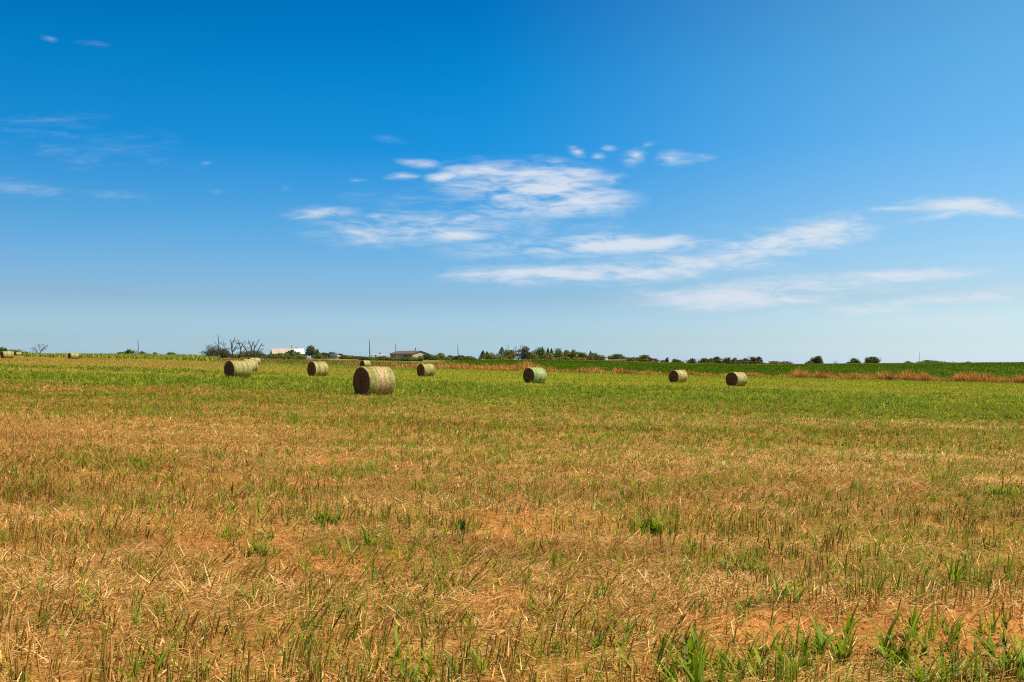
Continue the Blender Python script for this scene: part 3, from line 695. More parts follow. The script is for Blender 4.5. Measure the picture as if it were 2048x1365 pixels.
def plant(kind, px, top, w_px, Y, tone, label, base_dy=0, name=None, cat=None):
    """px, top and width in photo pixels give place and size; everything is built full round at depth Y"""
    X, zg = at(px, Y); br = np.random.default_rng(int(px * 7 + top))
    H = max(zpix(top, Y) - zg, .7); W = w_px / F * Y
    nm = name or {'tree': 'tree', 'bush': 'bush', 'cedar': 'cedar_tree', 'dead': 'dead_tree', 'deadbush': 'dead_shrub'}[kind]
    W *= {'cedar': 1.5, 'bush': 1.4}.get(kind, 1)
    root = empty(nm, (X, Y, zg)); tag(root, label, cat or {'tree': 'tree', 'bush': 'bush', 'cedar': 'tree', 'dead': 'dead tree', 'deadbush': 'dead shrub'}[kind], 'trees and bushes on the skyline')
    pal = np.array(TONES.get(tone, TONES['mid']))
    px_m = Y / F * 2.0                      # metres per rendered pixel
    if kind in ('tree', 'bush'):
        k = 9 if kind == 'tree' else 7; lobes = []
        z0 = .05 * H if kind == 'tree' else .04 * H; W *= (1.5 if kind == 'tree' else 1.32)
        for i in range(k):
            a = br.uniform(0, 6.28); q = br.uniform(0, .62) ** .7; zz = br.uniform(.15, .8)
            rad = br.uniform(.22, .36) * (1.15 - .5 * zz)
            lobes.append((math.cos(a) * q * W * .5 * (1.1 - .45 * zz), math.sin(a) * q * W * .42, z0 + zz * (H - z0), rad * W * .8, rad * W * .72, min(rad * W * .7, (H - z0) * .38)))
        lobes.append((br.normal(0, .08) * W, 0, H - .22 * (H - z0), W * .2, W * .2, .24 * (H - z0)))
        lobes.append((0, 0, z0 + .4 * (H - z0), W * .36, W * .33, .38 * (H - z0)))
        for i in range(5): a = br.uniform(0, 6.28); lobes.append((math.cos(a) * W * .4, math.sin(a) * W * .36, z0 + br.uniform(.12, .75) * (H - z0), W * .13, W * .12, .13 * (H - z0)))
        if kind == 'bush': lobes.append((0, 0, .22 * H, W * .46, W * .4, .26 * H))
        n = int(np.clip(W * H * (58 if kind == 'tree' else 75) / max(px_m, .3) ** 1.1, 340, 3200))
        P, d, pick = foliage_points(br, lobes, n); lt = br.uniform(.72, 1.3, len(lobes))
        P[:, 2] = np.clip(P[:, 2], .02, H * 1.02)
        tn = pal[br.integers(0, len(pal), n)] * (lt[pick] * br.uniform(.7, 1.35, n))[:, None]
        V, Q, C = leaf_cloud(br, P, d, np.clip(px_m * .52, .16, .42), tn)
        np_mesh('crown' if kind == 'tree' else 'foliage', V, Q, M_leaf, C, root)
        tb = MB(); r0 = max(.035 * H, .07)
        tops = [Vector(l[:3]) for l in lobes[:6]]
        tb.tube([(0, 0, -.3), (br.normal(0, .02) * W, 0, z0 * .6), (br.normal(0, .04) * W, 0, z0 + .3 * (H - z0)), (0, 0, H * .82)], [r0 * 1.2, r0, r0 * .7, r0 * .2], 7)
        for v in tops:
            tb.tube([(0, 0, z0 * .7), v * .55 + Vector((0, 0, z0 * .3)), v], [r0 * .6, r0 * .4, r0 * .14], 5)
        tb.build('trunk' if kind == 'tree' else 'stem', M_bark, root, smooth=True)
    elif kind == 'cedar':
        n = int(np.clip(W * H * 60 / max(px_m, .3), 300, 1800)); t = br.uniform(0, 1, n) ** 1.25; a = br.uniform(0, 6.28, n)
        layer = .72 + .38 * np.abs(np.sin(t * 15 + np.floor(a * 1.3) * 2.1)); rad = W * .5 * (1 - t) ** .8 * layer * br.uniform(.35, 1, n) ** .5
        P = np.stack([np.cos(a) * rad, np.sin(a) * rad, .06 * H + t * H * .93], 1); d = np.stack([np.cos(a), np.sin(a), .4 + 0 * a], 1)
        tn = pal[br.integers(0, len(pal), n)] * br.uniform(.65, 1.3, n)[:, None]
        V, Q, C = leaf_cloud(br, P, d, np.clip(px_m * .42, .14, .34), tn); np_mesh('crown', V, Q, M_leaf, C, root)
        tb = MB(); tb.tube([(0, 0, -.3), (0, 0, H * .5), (0, 0, H * .99)], [.03 * H, .02 * H, .015], 6)
        for i in range(8):
            aa = br.uniform(0, 6.28); h = br.uniform(.1, .8); q = W * .45 * (1 - h)
            tb.tube([(0, 0, h * H), (math.cos(aa) * q, math.sin(aa) * q, h * H + .1 * q)], [.05, .02], 4)
        tb.build('trunk', M_bark, root)
    else:
        tb = MB(); r0 = max(.028 * H, .09) if kind == 'dead' else max(.02 * H, .06)
        def grow(p, d, ln, r, dep):
            q = p + d * ln * .5 + Vector(br.normal(0, .05, 3)) * ln; e = p + d * ln + Vector(br.normal(0, .07, 3)) * ln
            e = Vector((np.clip(e.x, -W * .56, W * .56), e.y, min(max(e.z, .05), H * 1.02)))
            tb.tube([p, q, e], [r, r * .82, r * .62], 5)
            if dep == 0: return
            for i in range(2 if br.uniform() < .55 else 3):
                nd = (d + Vector(br.normal(0, .55, 3)) + Vector((0, 0, .12))).normalized(); grow(e, nd, ln * br.uniform(.6, .85), r * .62, dep - 1)
        if kind == 'dead':
            for i in range(3):
                a = br.uniform(0, 6.28); grow(Vector((0, 0, -.3)), Vector((math.cos(a) * .35, math.sin(a) * .3, 1)).normalized(), H * br.uniform(.3, .42), r0 * (1 - .2 * i), 4)
        else:
            for i in range(7):
                a = br.uniform(0, 6.28); grow(Vector((br.normal(0, .1) * W, 0, -.1)), Vector((math.cos(a) * .9, math.sin(a) * .7, 1)).normalized(), H * br.uniform(.3, .5), r0, 2)
        tb.build('branches', M_dead, root)
    return root

T = plant
# --- left skyline
T('tree', 3, 694.5, 13, 455, 'mid', 'green tree on the skyline at the picture edge, behind the leftmost bale')
T('tree', 12, 696, 9, 455, 'mid', 'small round tree on the skyline rising just over the leftmost bale')
T('bush', 29, 699, 22, 450, 'olive', 'broad olive bush on the skyline above the tiniest bale')
T('bush', 52, 703.5, 14, 448, 'olive', 'low dark bush on the skyline beside the bare dead tree far left')
T('dead', 77, 683, 32, 445, '', 'lone bare dead tree with forked branches, far left on the skyline')
T('deadbush', 66, 697, 11, 444, '', 'small dead shrub at the foot of the lone dead tree')
T('bush', 240, 705, 13, 440, 'dark', 'low dark bush beside a small round tree near the leftmost pole')
T('tree', 258, 699, 13, 440, 'olive', 'small round tree on the skyline just before the leftmost pole')
T('deadbush', 271, 695, 6, 440, '', 'bare leaning sapling touching the leftmost pole')
T('bush', 283, 702.5, 8, 440, 'grey', 'thin grey bush just after the leftmost pole')
T('bush', 292, 705.5, 8, 440, 'dark', 'small dark bush, second after the leftmost pole')
T('bush', 310, 705.5, 9, 440, 'mid', 'small green bush alone on the weedy skyline')
T('bush', 343, 705.5, 15, 440, 'mid', 'wide low bush on the weedy skyline before the dead twigs')
T('deadbush', 361, 705, 9, 440, '', 'little dead twigs standing in the weedy skyline')
# --- the brush pile and the bare trees left of the barn
T('bush', 431, 689.5, 33, 360, 'grey', 'big grey green brush mound under broken dead limbs')
T('bush', 447, 697, 22, 362, 'grey', 'grey brush between the big mound and the bare trees')
def dead_tree(Y, lines, label, twigs=14):
    """limbs measured in the close-up of the photo, given depth of their own"""
    br = np.random.default_rng(int(lines[0][1][0][0]))
    cv = lambda p: ((400 + p[0] / 14.63 - CX) / F * Y, zpix(670 + p[1] / 14.63, Y))
    bx, bz = cv(lines[0][1][0]); zg = g1(bx, Y); root = empty('dead_tree', (bx, Y, zg)); tag(root, label, 'dead tree', 'trees and bushes on the skyline')
    tb = MB(); lim = MB()
    for i, (r, pts) in enumerate(lines):
        dy = 0 if i == 0 else br.uniform(-.9, .9); P = []
        for k, p in enumerate(pts):
            x, z = cv(p); P.append(Vector((x - bx, dy * k * .7 + br.normal(0, .06), z - zg)))
        if i == 0: P[0].z = min(P[0].z, -.2)
        n = len(P); r *= 1.25; rd = [r * (1 - .62 * k / (n - 1)) for k in range(n)]
        (tb if i == 0 else lim).tube(P, rd, 6)
        for q in range(twigs // len(lines) + 2):
            k = br.integers(0, n - 1); s = P[k].lerp(P[k + 1], br.uniform(.2, 1)); d = Vector((br.normal(0, .8), br.normal(0, .5), abs(br.normal(.5, .5)))).normalized() * br.uniform(.5, 1.4)
            lim.tube([s, s + d * .6 + Vector(br.normal(0, .08, 3)), s + d], [.05, .036, .018], 4)
    tb.build('trunk', M_dead, root, smooth=True); lim.build('branches', M_dead, root)
dead_tree(352, [(.2, [(600, 640), (520, 520), (560, 330), (545, 230), (530, 0)]), (.13, [(520, 600), (330, 500), (220, 370), (165, 290)]), (.1, [(500, 600), (330, 560), (240, 540), (150, 490)]), (.1, [(560, 420), (520, 300), (430, 215)]), (.14, [(900, 620), (840, 470), (710, 330), (630, 210)]), (.08, [(710, 330), (755, 265)]), (.08, [(690, 300), (680, 180)]), (.13, [(900, 600), (640, 490), (460, 430)])], 'broken dead tree with limbs sprawled over the grey brush mound and one tall whip')
dead_tree(350, [(.26, [(1000, 680), (960, 580), (935, 480), (915, 270), (885, 140)]), (.1, [(918, 265), (950, 215), (990, 160)]), (.13, [(935, 470), (960, 290), (1020, 160), (1060, 60)]), (.12, [(950, 500), (1000, 400), (1075, 280)]), (.12, [(950, 510), (1060, 400), (1160, 410)]), (.1, [(980, 440), (1130, 330)])], 'bare dead tree with a fork like a tuning fork beside the brush mound')
dead_tree(348, [(.3, [(1100, 690), (1190, 545), (1195, 400), (1150, 280)]), (.13, [(1155, 285), (1050, 235), (1040, 170)]), (.13, [(1195, 400), (1240, 330), (1255, 250), (1340, 170)]), (.14, [(1150, 280), (1190, 235)]), (.1, [(1140, 270), (1130, 200), (1100, 140)]), (.14, [(1195, 550), (1290, 450), (1360, 410)]), (.1, [(1190, 560), (1290, 550), (1380, 530)])], 'bare dead tree with a leaning crooked trunk, middle of the dead group')
dead_tree(346, [(.26, [(1490, 670), (1500, 520), (1500, 370), (1410, 160)]), (.15, [(1500, 370), (1545, 260), (1570, 180)]), (.2, [(1450, 660), (1370, 470), (1260, 315), (1190, 240)]), (.08, [(1470, 300), (1440, 260), (1380, 220)]), (.09, [(1490, 390), (1410, 390), (1370, 380)]), (.08, [(1330, 400), (1310, 300), (1350, 240)])], 'bare dead tree with a thick limb reaching left, behind the distant bales')
dead_tree(349, [(.24, [(1600, 680), (1585, 500), (1580, 420), (1740, 130)]), (.14, [(1590, 440), (1575, 300), (1565, 200)]), (.18, [(1630, 670), (1715, 430), (1785, 310), (1825, 240)]), (.09, [(1790, 310), (1860, 330)]), (.09, [(1750, 450), (1850, 425)]), (.08, [(1690, 520), (1800, 510), (1850, 550)]), (.1, [(1690, 680), (1790, 600), (1870, 690)])], 'bare dead tree with a long straight limb slanting up towards the barn')
T('bush', 505, 700.5, 34, 372, 'mid', 'green bush seen through the dead trees closest to the barn')
T('bush', 478, 708, 26, 374, 'olive', 'olive bush seen at the foot of the dead trees')
T('bush', 525, 707.5, 22, 358, 'grey', 'grey tangled bush between the dead trees and the barn')
T('bush', 548, 708.5, 24, 352, 'mid', 'green bush in front of the dark gable of the barn')
T('bush', 565, 707, 22, 350, 'olive', 'olive bush in front of the middle of the barn')
T('bush', 574, 705, 12, 356, 'mid', 'upright bush below the barn roof, left of its small tree')
T('tree', 584, 699.5, 15, 354, 'dark', 'small ragged tree in front of the barn roof')
T('bush', 595, 704, 12, 352, 'mid', 'pointed bush in front of the white end of the barn roof')
T('bush', 600, 710, 22, 348, 'olive', 'low olive bush at the white end of the barn')
T('tree', 592, 696, 22, 560, 'mid', 'tree behind the barn, only its top above the roof')
T('tree', 606, 702, 12, 545, 'grey', 'tree behind the white corner of the barn')
T('tree', 624, 690.5, 17, 390, 'dark', 'tall narrow tree standing alone between barn and house')
T('tree', 634, 698.5, 9, 392, 'dark', 'small tree touching the tall narrow one')
T('bush', 639, 709, 15, 372, 'mid', 'round bush just after the tall narrow tree')
T('tree', 650, 705.5, 13, 385, 'dark', 'round tree, first of the row before the parked vehicles')
T('tree', 659, 704.5, 14, 386, 'mid', 'green tree, second of the row before the parked vehicles')
T('tree', 670, 705, 13, 392, 'dark', 'dark tree above the parked blue car')
T('tree', 680, 706, 13, 393, 'mid', 'green tree above the parked white van')
for px, top, w, tone, lb in ((646, 714, 18, 'olive', 'low olive bush before the first tree of the row'), (660, 715.5, 16, 'olive', 'low olive bush in front of the parked blue car'), (690, 711, 15, 'mid', 'bush just after the parked white van'),
                             (702, 711.5, 16, 'olive', 'olive bush halfway between white van and tall pole'), (715, 713, 16, 'mid', 'bush second before the tall pole'), (728, 713.5, 16, 'dark', 'dark bush just before the tall pole'),
                             (739, 714, 16, 'mid', 'bush at the foot of the tall pole'), (750, 715, 15, 'olive', 'olive bush under the grey end of the white camper'), (759, 713.5, 13, 'dark', 'dark bush in front of the middle of the camper'),
                             (768, 712.5, 13, 'olive', 'olive bush in front of the far end of the camper'), (779, 715, 14, 'mid', 'bush between camper and house'), (791, 715, 15, 'olive', 'olive bush under the pale door of the house'),
                             (804, 715, 16, 'mid', 'green bush under the wide window of the house'), (816, 714.5, 15, 'dark', 'dark bush under the corner of the house'), (828, 714, 14, 'olive', 'olive bush in front of the tan gable'),
                             (838, 715.5, 10, 'dark', 'small dark bush at the foot of the tan gable')):
    T('bush', px, top, w, 372 if px < 720 else 345, tone, lb)
# --- from the house to the crop
T('bush', 857, 709.5, 22, 392, 'dark', 'round dark bush touching the tan gable of the house')
T('tree', 881, 706, 18, 400, 'olive', 'olive tree with a high crown, just after the house')
T('bush', 871, 713.5, 14, 398, 'dark', 'dark bush between the house and the olive tree')
T('bush', 899, 711, 12, 400, 'light', 'bright green bush between the olive tree and the next pole')
T('bush', 890, 715, 14, 396, 'olive', 'low olive bush at the foot of the olive tree')
T('bush', 911, 713, 15, 402, 'dark', 'dark bush at the left foot of the pole beyond the house')
T('bush', 923, 711.5, 11, 402, 'grey', 'grey bush at the right foot of the pole beyond the house')
T('bush', 938, 713, 23, 400, 'mid', 'wide low bush, last before the pointed cedars')
T('cedar', 966, 701, 15, 418, 'dark', 'pointed dark cedar, first of the cedars after the wide low bush')
T('cedar', 974, 703, 12, 420, 'dark', 'pointed cedar joined to the first cedar')
T('bush', 984, 705.5, 17, 416, 'olive', 'tall olive bush beside the first two cedars')
T('cedar', 1004, 694, 19, 424, 'dark', 'tallest pointed dark cedar on the skyline')
T('cedar', 1012, 698, 8, 430, 'dark', 'thin cedar tip between the tallest cedar and the short pole')
T('tree', 1020, 701, 26, 422, 'olive', 'wide olive tree below the short pole')
T('bush', 1004, 713, 20, 416, 'olive', 'olive bush at the foot of the tallest cedar')
T('dead', 1036, 690.5, 15, 416, '', 'bare dead tree beside a dark leaning leafy tree')
T('tree', 1049, 692.5, 21, 417, 'grey', 'grey green leafy tree with a leaning trunk next to the bare one')
T('bush', 1062, 705, 15, 424, 'olive', 'olive bush just after the leaning leafy tree')
T('tree', 1076, 694.5, 27, 432, 'dark', 'broad dark tree, first of the long clump')
T('cedar', 1085, 693.5, 10, 434, 'dark', 'pointed cedar sticking out of the broad dark tree')
T('cedar', 1096, 695.5, 11, 434, 'dark', 'pointed cedar just after the broad dark tree')
T('bush', 1070, 709, 15, 420, 'light', 'bright bush in front of the broad dark tree')
T('bush', 1097, 707, 17, 421, 'olive', 'round olive bush in the middle of the long clump')
T('cedar', 1103, 697, 11, 430, 'dark', 'dark cedar behind the round olive bush')
T('tree', 1118, 697.5, 28, 430, 'mid', 'large rounded tree in the middle of the long clump')
T('bush', 1126, 714.5, 18, 418, 'olive', 'low olive bush under the large rounded tree')
T('tree', 1135, 699.5, 17, 432, 'olive', 'olive tree just after the large rounded tree')
T('tree', 1145, 699.5, 16, 428, 'olive', 'yellow olive tree where the long clump starts to fall')
T('tree', 1157, 705, 20, 430, 'mid', 'mid green tree on the falling end of the clump')
T('tree', 1170, 705, 16, 432, 'olive', 'olive tree before the two small cedar tips')
T('cedar', 1181, 702, 9, 434, 'dark', 'small cedar tip, taller of two near the white shed')
T('bush', 1180, 712, 11, 420, 'brown', 'rusty brown bush under the small cedar tips')
T('tree', 1187, 706, 19, 430, 'mid', 'green tree between the two small cedar tips')
T('cedar', 1192, 706, 7, 434, 'dark', 'small cedar tip, lower of two near the white shed')
T('bush', 1197, 710, 16, 424, 'mid', 'bush touching the white shed')
T('bush', 1158, 715, 20, 418, 'olive', 'low olive bush at the foot of the falling end of the clump')
# --- beyond the white shed
T('bush', 1219, 712.5, 9, 520, 'dark', 'small dark bush just after the white shed')
T('tree', 1233, 709, 26, 520, 'mid', 'broad tree behind the long low pale roof')
T('bush', 1247, 713.5, 14, 520, 'olive', 'olive bush behind the end of the long low roof')
T('bush', 1258, 716, 15, 480, 'olive', 'low bush after the long low roof')
T('bush', 1270, 715.5, 16, 480, 'olive', 'low olive bush before the mounded bush')
T('tree', 1285, 711, 26, 480, 'mid', 'mounded green tree, last big one before the gap')
T('bush', 1297, 715, 10, 480, 'grey', 'grey bush at the end of the mounded tree')
T('bush', 1307, 718, 15, 470, 'brown', 'brown dry bush at the start of the gap')
T('bush', 1327, 721, 11, 520, 'mid', 'small bush at the foot of a lollipop shaped tree')
T('tree', 1334, 715, 8, 520, 'dark', 'small lollipop shaped tree alone above the crop')
T('bush', 1349, 718, 11, 520, 'light', 'light green pointed bush after the lollipop shaped tree')
T('bush', 1360, 720.5, 9, 520, 'mid', 'small bush, last before the dry thin shrubs')
T('deadbush', 1374, 715.5, 9, 500, '', 'dry thin shrub, first after the small bushes')
T('bush', 1384, 716.5, 11, 500, 'grey', 'grey thin bush among the dry shrubs')
T('deadbush', 1390, 715.5, 9, 500, '', 'dry thin shrub just after the grey thin bush')
T('deadbush', 1397, 716, 9, 500, '', 'bare twiggy shrub at the start of the right-hand hedge')
for px, top, w, tone, k, lb in ((1408, 717, 17, 'light', 'tree', 'light green tree, first of the hedge behind the two right bales'), (1421, 718, 17, 'mid', 'bush', 'green bush, second of the hedge behind the two right bales'), (1433, 714.5, 17, 'mid', 'tree', 'taller green tree, third of the hedge behind the two right bales'),
                                (1446, 722, 18, 'dark', 'bush', 'dark low bush, fourth of the hedge behind the two right bales'), (1454, 715.5, 15, 'mid', 'tree', 'tree in the middle of the hedge, above the dark low bush'), (1462, 723, 15, 'dark', 'bush', 'rounded dark bush in the middle of the hedge'),
                                (1469, 715.5, 13, 'light', 'tree', 'pale tree straight above the rightmost bale'), (1477, 720.5, 18, 'dark', 'bush', 'dark bush just behind the rightmost bale'), (1488, 716.5, 15, 'mid', 'tree', 'tree beside the snag in the hedge'),
                                (1495, 721, 15, 'dark', 'bush', 'dark bush at the foot of the snag'), (1508, 713.5, 15, 'grey', 'tree', 'grey brown tree near the end of the hedge'), (1517, 713, 13, 'grey', 'tree', 'grey brown tree, last and tallest of the hedge'), (1512, 722, 24, 'mid', 'bush', 'bush at the foot of the last trees of the hedge'), (1530, 727, 12, 'olive', 'bush', 'low bush trailing off the end of the hedge')):
    T(k, px, top, w, 440, tone, lb)
T('dead', 1494, 711.5, 9, 440, '', 'bare snag rising out of the hedge')
T('bush', 1551, 723, 26, 438, 'olive', 'long low rounded bush standing apart after the hedge')
T('bush', 1573, 723, 20, 438, 'brown', 'brownish rounded bush joined to the long low one')
T('deadbush', 1575, 719, 13, 441, '', 'dead twigs above the brownish rounded bush')
T('bush', 1614, 726, 7, 445, 'mid', 'tiny bush before the lone dark tree on the crest')
T('tree', 1634, 712, 19, 445, 'dark', 'tallest lone dark tree on the crest above the crop')
T('bush', 1625, 722, 13, 444, 'dark', 'dark bush at the foot of the tallest lone tree')
T('deadbush', 1671, 720, 13, 445, '', 'bare leaning shrub alone on the crest')
T('bush', 1697, 724, 10, 446, 'mid', 'small bush beside a flat topped tree on the crest')
T('tree', 1711, 717, 15, 446, 'mid', 'flat topped small tree on the crest')
T('tree', 1744, 714.5, 21, 446, 'dark', 'dense dark round tree on the crest beside a bare one')
T('dead', 1757, 715, 13, 446, '', 'bare tree joined to the dense dark round one')
T('bush', 1818, 723, 11, 455, 'olive', 'low bush on the crest before the thin mast')
T('bush', 1856, 721, 25, 470, 'mid', 'wide low trees just after the thin mast')
T('bush', 1878, 723, 16, 470, 'light', 'lower pale bush joined to the wide low trees')
T('bush', 1896, 725, 12, 470, 'olive', 'very low bush near the end of the crest')
T('deadbush', 1910, 722, 10, 460, '', 'tiny bare shrub near the end of the crest')
T('bush', 1936, 724, 12, 460, 'grey', 'last tiny bush on the crest')

# ------------------------------------------------------------------ buildings, poles, vehicles
def local(root, px, py, Y):
    return None

def build_barn():
    Y = 500; X, z = at(575, Y); root = empty('barn', (X, Y, z), R(20)); tag(root, 'old barn with a long pale tin roof and dark gable', 'barn')
    top = zpix(697.3, Y) - z; eave = zpix(708.3, Y) - z; L, W = 16.2, 9.4
    H = L / 2; b = MB()
    b.prism([(-W / 2 + .3, -.5), (W / 2 - .3, -.5), (W / 2 - .3, eave - .25), (0, top - .28), (-W / 2 + .3, eave - .25)], -H + .3, H - .3)
    b.v = [(y, x, zz) for x, y, zz in b.v]; b.f = [tuple(reversed(f)) for f in b.f]
    b.build('wall', M_barnwood, root)
    for s in (-1, 1):
        for (x0, x1, mt) in ((-H, 3.4, M_tin), (3.4, H, M_newtin)):
            r = MB(); y1 = s * W / 2
            r.add([(x0, 0, top), (x1, 0, top), (x1, y1, eave), (x0, y1, eave), (x0, 0, top - .12), (x1, 0, top - .12), (x1, y1, eave - .12), (x0, y1, eave - .12)],
                  [(0, 1, 2, 3), (7, 6, 5, 4), (0, 4, 5, 1), (2, 6, 7, 3), (1, 5, 6, 2), (0, 3, 7, 4)])
            for k in np.arange(x0 + .4, x1, .8):
                r.tube([(k, 0, top + .015), (k, y1, eave + .015)], [.03, .03], 4)
            ro = r.build('roof', mt, root)
            if mt == M_newtin: ro['label'] = 'newer white roof sheets'
    d = MB(); d.box(-H + .24, -H + .3, -1.6, 1.6, -.4, 2.6); d.build('door', M_dark, root)
    p = MB(); px_, _ = at(584, Y); lx = 2.3; p.tube([(lx, 1.5, top - 1.4), (lx, 1.5, top + 1.6)], [.16, .14], 8); p.box(lx - .3, lx + .3, 1.2, 1.8, top - .9, top - .1); p.build('chimney', M_dark, root)
build_barn()

def build_house():
    Y = 400; X, z = at(818, Y); root = empty('house', (X, Y, z), R(-43)); tag(root, 'low tan house with a brown shingle roof behind bushes', 'house')
    # long axis local x runs away to the left; gable end at +x ... seen to the right
    L, W = 13.6, 8.2; H = L / 2; eave = zpix(708, Y) - z + .1; top = zpix(703.4, Y) - z + .25
    # the long wall faces local -y turned to the left, the gable faces local +x turned to the right
    b = MB(); b.prism([(-W / 2, -.6), (W / 2, -.6), (W / 2, eave - .1), (0, top - .16), (-W / 2, eave - .1)], -H, H)
    b.v = [(y, x, zz) for x, y, zz in b.v]; b.f = [tuple(reversed(f)) for f in b.f]
    b.build('wall', M_tan, root)
    s = MB(); s.box(-H + .02, H - .02, -W / 2 - .03, -W / 2 - .003, -.5, eave - .12); s.build('siding', M_siding, root)
    for sg in (-1, 1):
        r = MB(); y1 = sg * (W / 2 + .5); e2 = eave - .1
        r.add([(-H - .35, 0, top), (H + .4, 0, top), (H + .4, y1, e2), (-H - .35, y1, e2), (-H - .35, 0, top - .14), (H + .4, 0, top - .14), (H + .4, y1, e2 - .14), (-H - .35, y1, e2 - .14)],
              [(0, 1, 2, 3), (7, 6, 5, 4), (0, 4, 5, 1), (2, 6, 7, 3), (1, 5, 6, 2), (0, 3, 7, 4)])
        r.build('roof', M_shingle, root)
    def win(x0, x1, z0, z1):
        w = MB(); w.box(x0, x1, -W / 2 - .1, -W / 2 - .034, z0, z1); wo = w.build('window', M_white, root)
        g = MB(); g.box(x0 + .1, x1 - .1, -W / 2 - .125, -W / 2 - .102, z0 + .1, z1 - .1); g.build('pane', M_glass, wo)
    win(-5.9, -5.0, .7, 1.9); win(1.6, 3.9, .9, 1.9); win(4.6, 5.5, .9, 1.9)
    d = MB(); d.box(-3.1, -2.0, -W / 2 - .09, -W / 2 - .034, -.1, 1.95); d.build('door', M_door, root)
    d = MB(); d.box(-1.2, -.1, -W / 2 - .09, -W / 2 - .034, .5, 1.9); d.build('door', M_door, root)
    c = MB(); c.tube([(3.2, .6, top - .5), (3.2, .6, top + .75)], [.13, .13], 8); c.tube([(3.2, .6, top + .75), (3.2, .6, top + 1.1)], [.28, .24], 8); c.build('flue', M_dark, root)
    for k in (-3, 0, 2.2):
        v = MB(); v.box(k, k + .4, .2, .6, top - .3, top + .18); v.build('roof_vent', M_white, root)
build_house()

def build_camper():
    Y = 404; X, z = at(760, Y); root = empty('camper_trailer', (X, Y, z), R(14)); tag(root, 'white camper trailer with a grey end behind the hedge, beside the house', 'camper')
    h = zpix(709.6, Y) - z; L = 6.6
    b = MB(); b.box(-L / 2, L / 2, -1.15, 1.15, .35, h); b.build('body', M_white, root, bevel=.12)
    e = MB(); e.box(-L / 2 - .04, -L / 2 - .005, -1.05, 1.05, .4, h - .08); e.build('end_panel', M_grey, root)
    for x0, x1, z0, z1 in ((-2.3, -1.5, h - .75, h - .25), (-2.3, -1.5, h - 1.5, h - 1.0), (1.0, 2.0, h - 1.3, h - .7)):
        w = MB(); w.box(x0, x1, -1.19, -1.153, z0, z1); w.build('window', M_glass, root)
    a = MB(); a.tube([(0, 0, h), (0, 0, h + .4)], [.05, .05], 6); a.box(-.3, .3, -.3, .3, h + .35, h + .75); a.build('roof_unit', M_dark, root)
    for x in (-.5, .5):
        for s in (-1, 1):
            t = MB(); t.tube([(x, s * .95 - .1, .34), (x, s * .95 + .1, .34)], [.34, .34], 14); t.build('wheel', M_rubber, root)
build_camper()

def build_vehicle(px, Y, mat, label, rz, van=False, name='parked_car'):
    X, z = at(px, Y); root = empty(name, (X, Y, z + .25), R(rz)); tag(root, label, 'van' if van else 'car', 'vehicles parked behind the hedge')
    b = MB()
    b.prism([(-2.2, .35), (2.2, .35), (2.25, .8), (1.5, 1.0), (.9, 1.95), (-2.1, 1.95), (-2.25, .9)] if van else [(-2.1, .35), (2.1, .35), (2.15, .75), (1.1, .95), (.5, 1.45), (-1.1, 1.45), (-1.8, .95), (-2.15, .85)], -.85, .85)
    b.build('body', mat, root, bevel=.06)
    g = MB()
    for s in (-1, 1):
        y0, y1 = sorted((s * .853, s * .88))
        g.prism([(-1.9, 1.15), (1.15, 1.15), (.8, 1.8), (-1.9, 1.8)] if van else [(-1.5, .98), (.95, .98), (.45, 1.38), (-1.05, 1.38)], y0, y1)
    g.build('side_window', M_glass, root)
    for x in (-1.35, 1.35):
        for s in (-1, 1):
            t = MB(); t.tube([(x, s * .78 - .1, .33), (x, s * .78 + .1, .33)], [.33, .33], 16); t.build('wheel', M_rubber, root)
build_vehicle(668.5, 378, M_blue, 'blue parked car glimpsed through the hedge below the dark tree', 70)
build_vehicle(678.5, 379, M_white, 'white parked van glimpsed through the hedge beside the blue car', 65, True, 'parked_van')

def build_shed():
    Y = 470; X, z = at(1207, Y); root = empty('shed', (X, Y, z - .5), R(8)); tag(root, 'white shed with a stepped roof beyond the crop, at the end of the tree clump', 'shed')
    zt = zpix(711.5, Y) - z + .5; z2 = zpix(715, Y) - z + .5
    b = MB(); b.box(-2.2, -.1, -1.6, 1.6, 0, zt); b.box(-.1, 1.8, -1.5, 1.5, 0, z2); b.build('wall', M_white, root)
    r = MB(); r.box(-2.35, -.02, -1.75, 1.75, zt, zt + .12); r.box(.0, 1.9, -1.6, 1.6, z2, z2 + .1); r.build('roof', M_grey, root)
    d = MB(); d.box(.4, 1.3, -1.56, -1.503, .2, z2 - .4); d.build('door', M_door, root)
    Y = 455; X, z = at(1229, Y); root = empty('low_shed', (X, Y, z - .6)); tag(root, 'long low pale roof just above the crop beside the white shed', 'shed')
    zt = zpix(719.6, Y) - z + .6
    b = MB(); b.box(-5.0, 5.0, -1.8, 1.8, 0, zt - .25); b.build('wall', M_barnwood, root)
    r = MB(); r.prism([(-2.1, zt - .35), (2.1, zt - .2), (2.1, zt - .05), (-2.1, zt - .2)], -5.3, 5.3); r.v = [(y, x, zz) for x, y, zz in r.v]; r.f = [tuple(reversed(f)) for f in r.f]
    r.build('roof', M_tin, root)
build_shed()

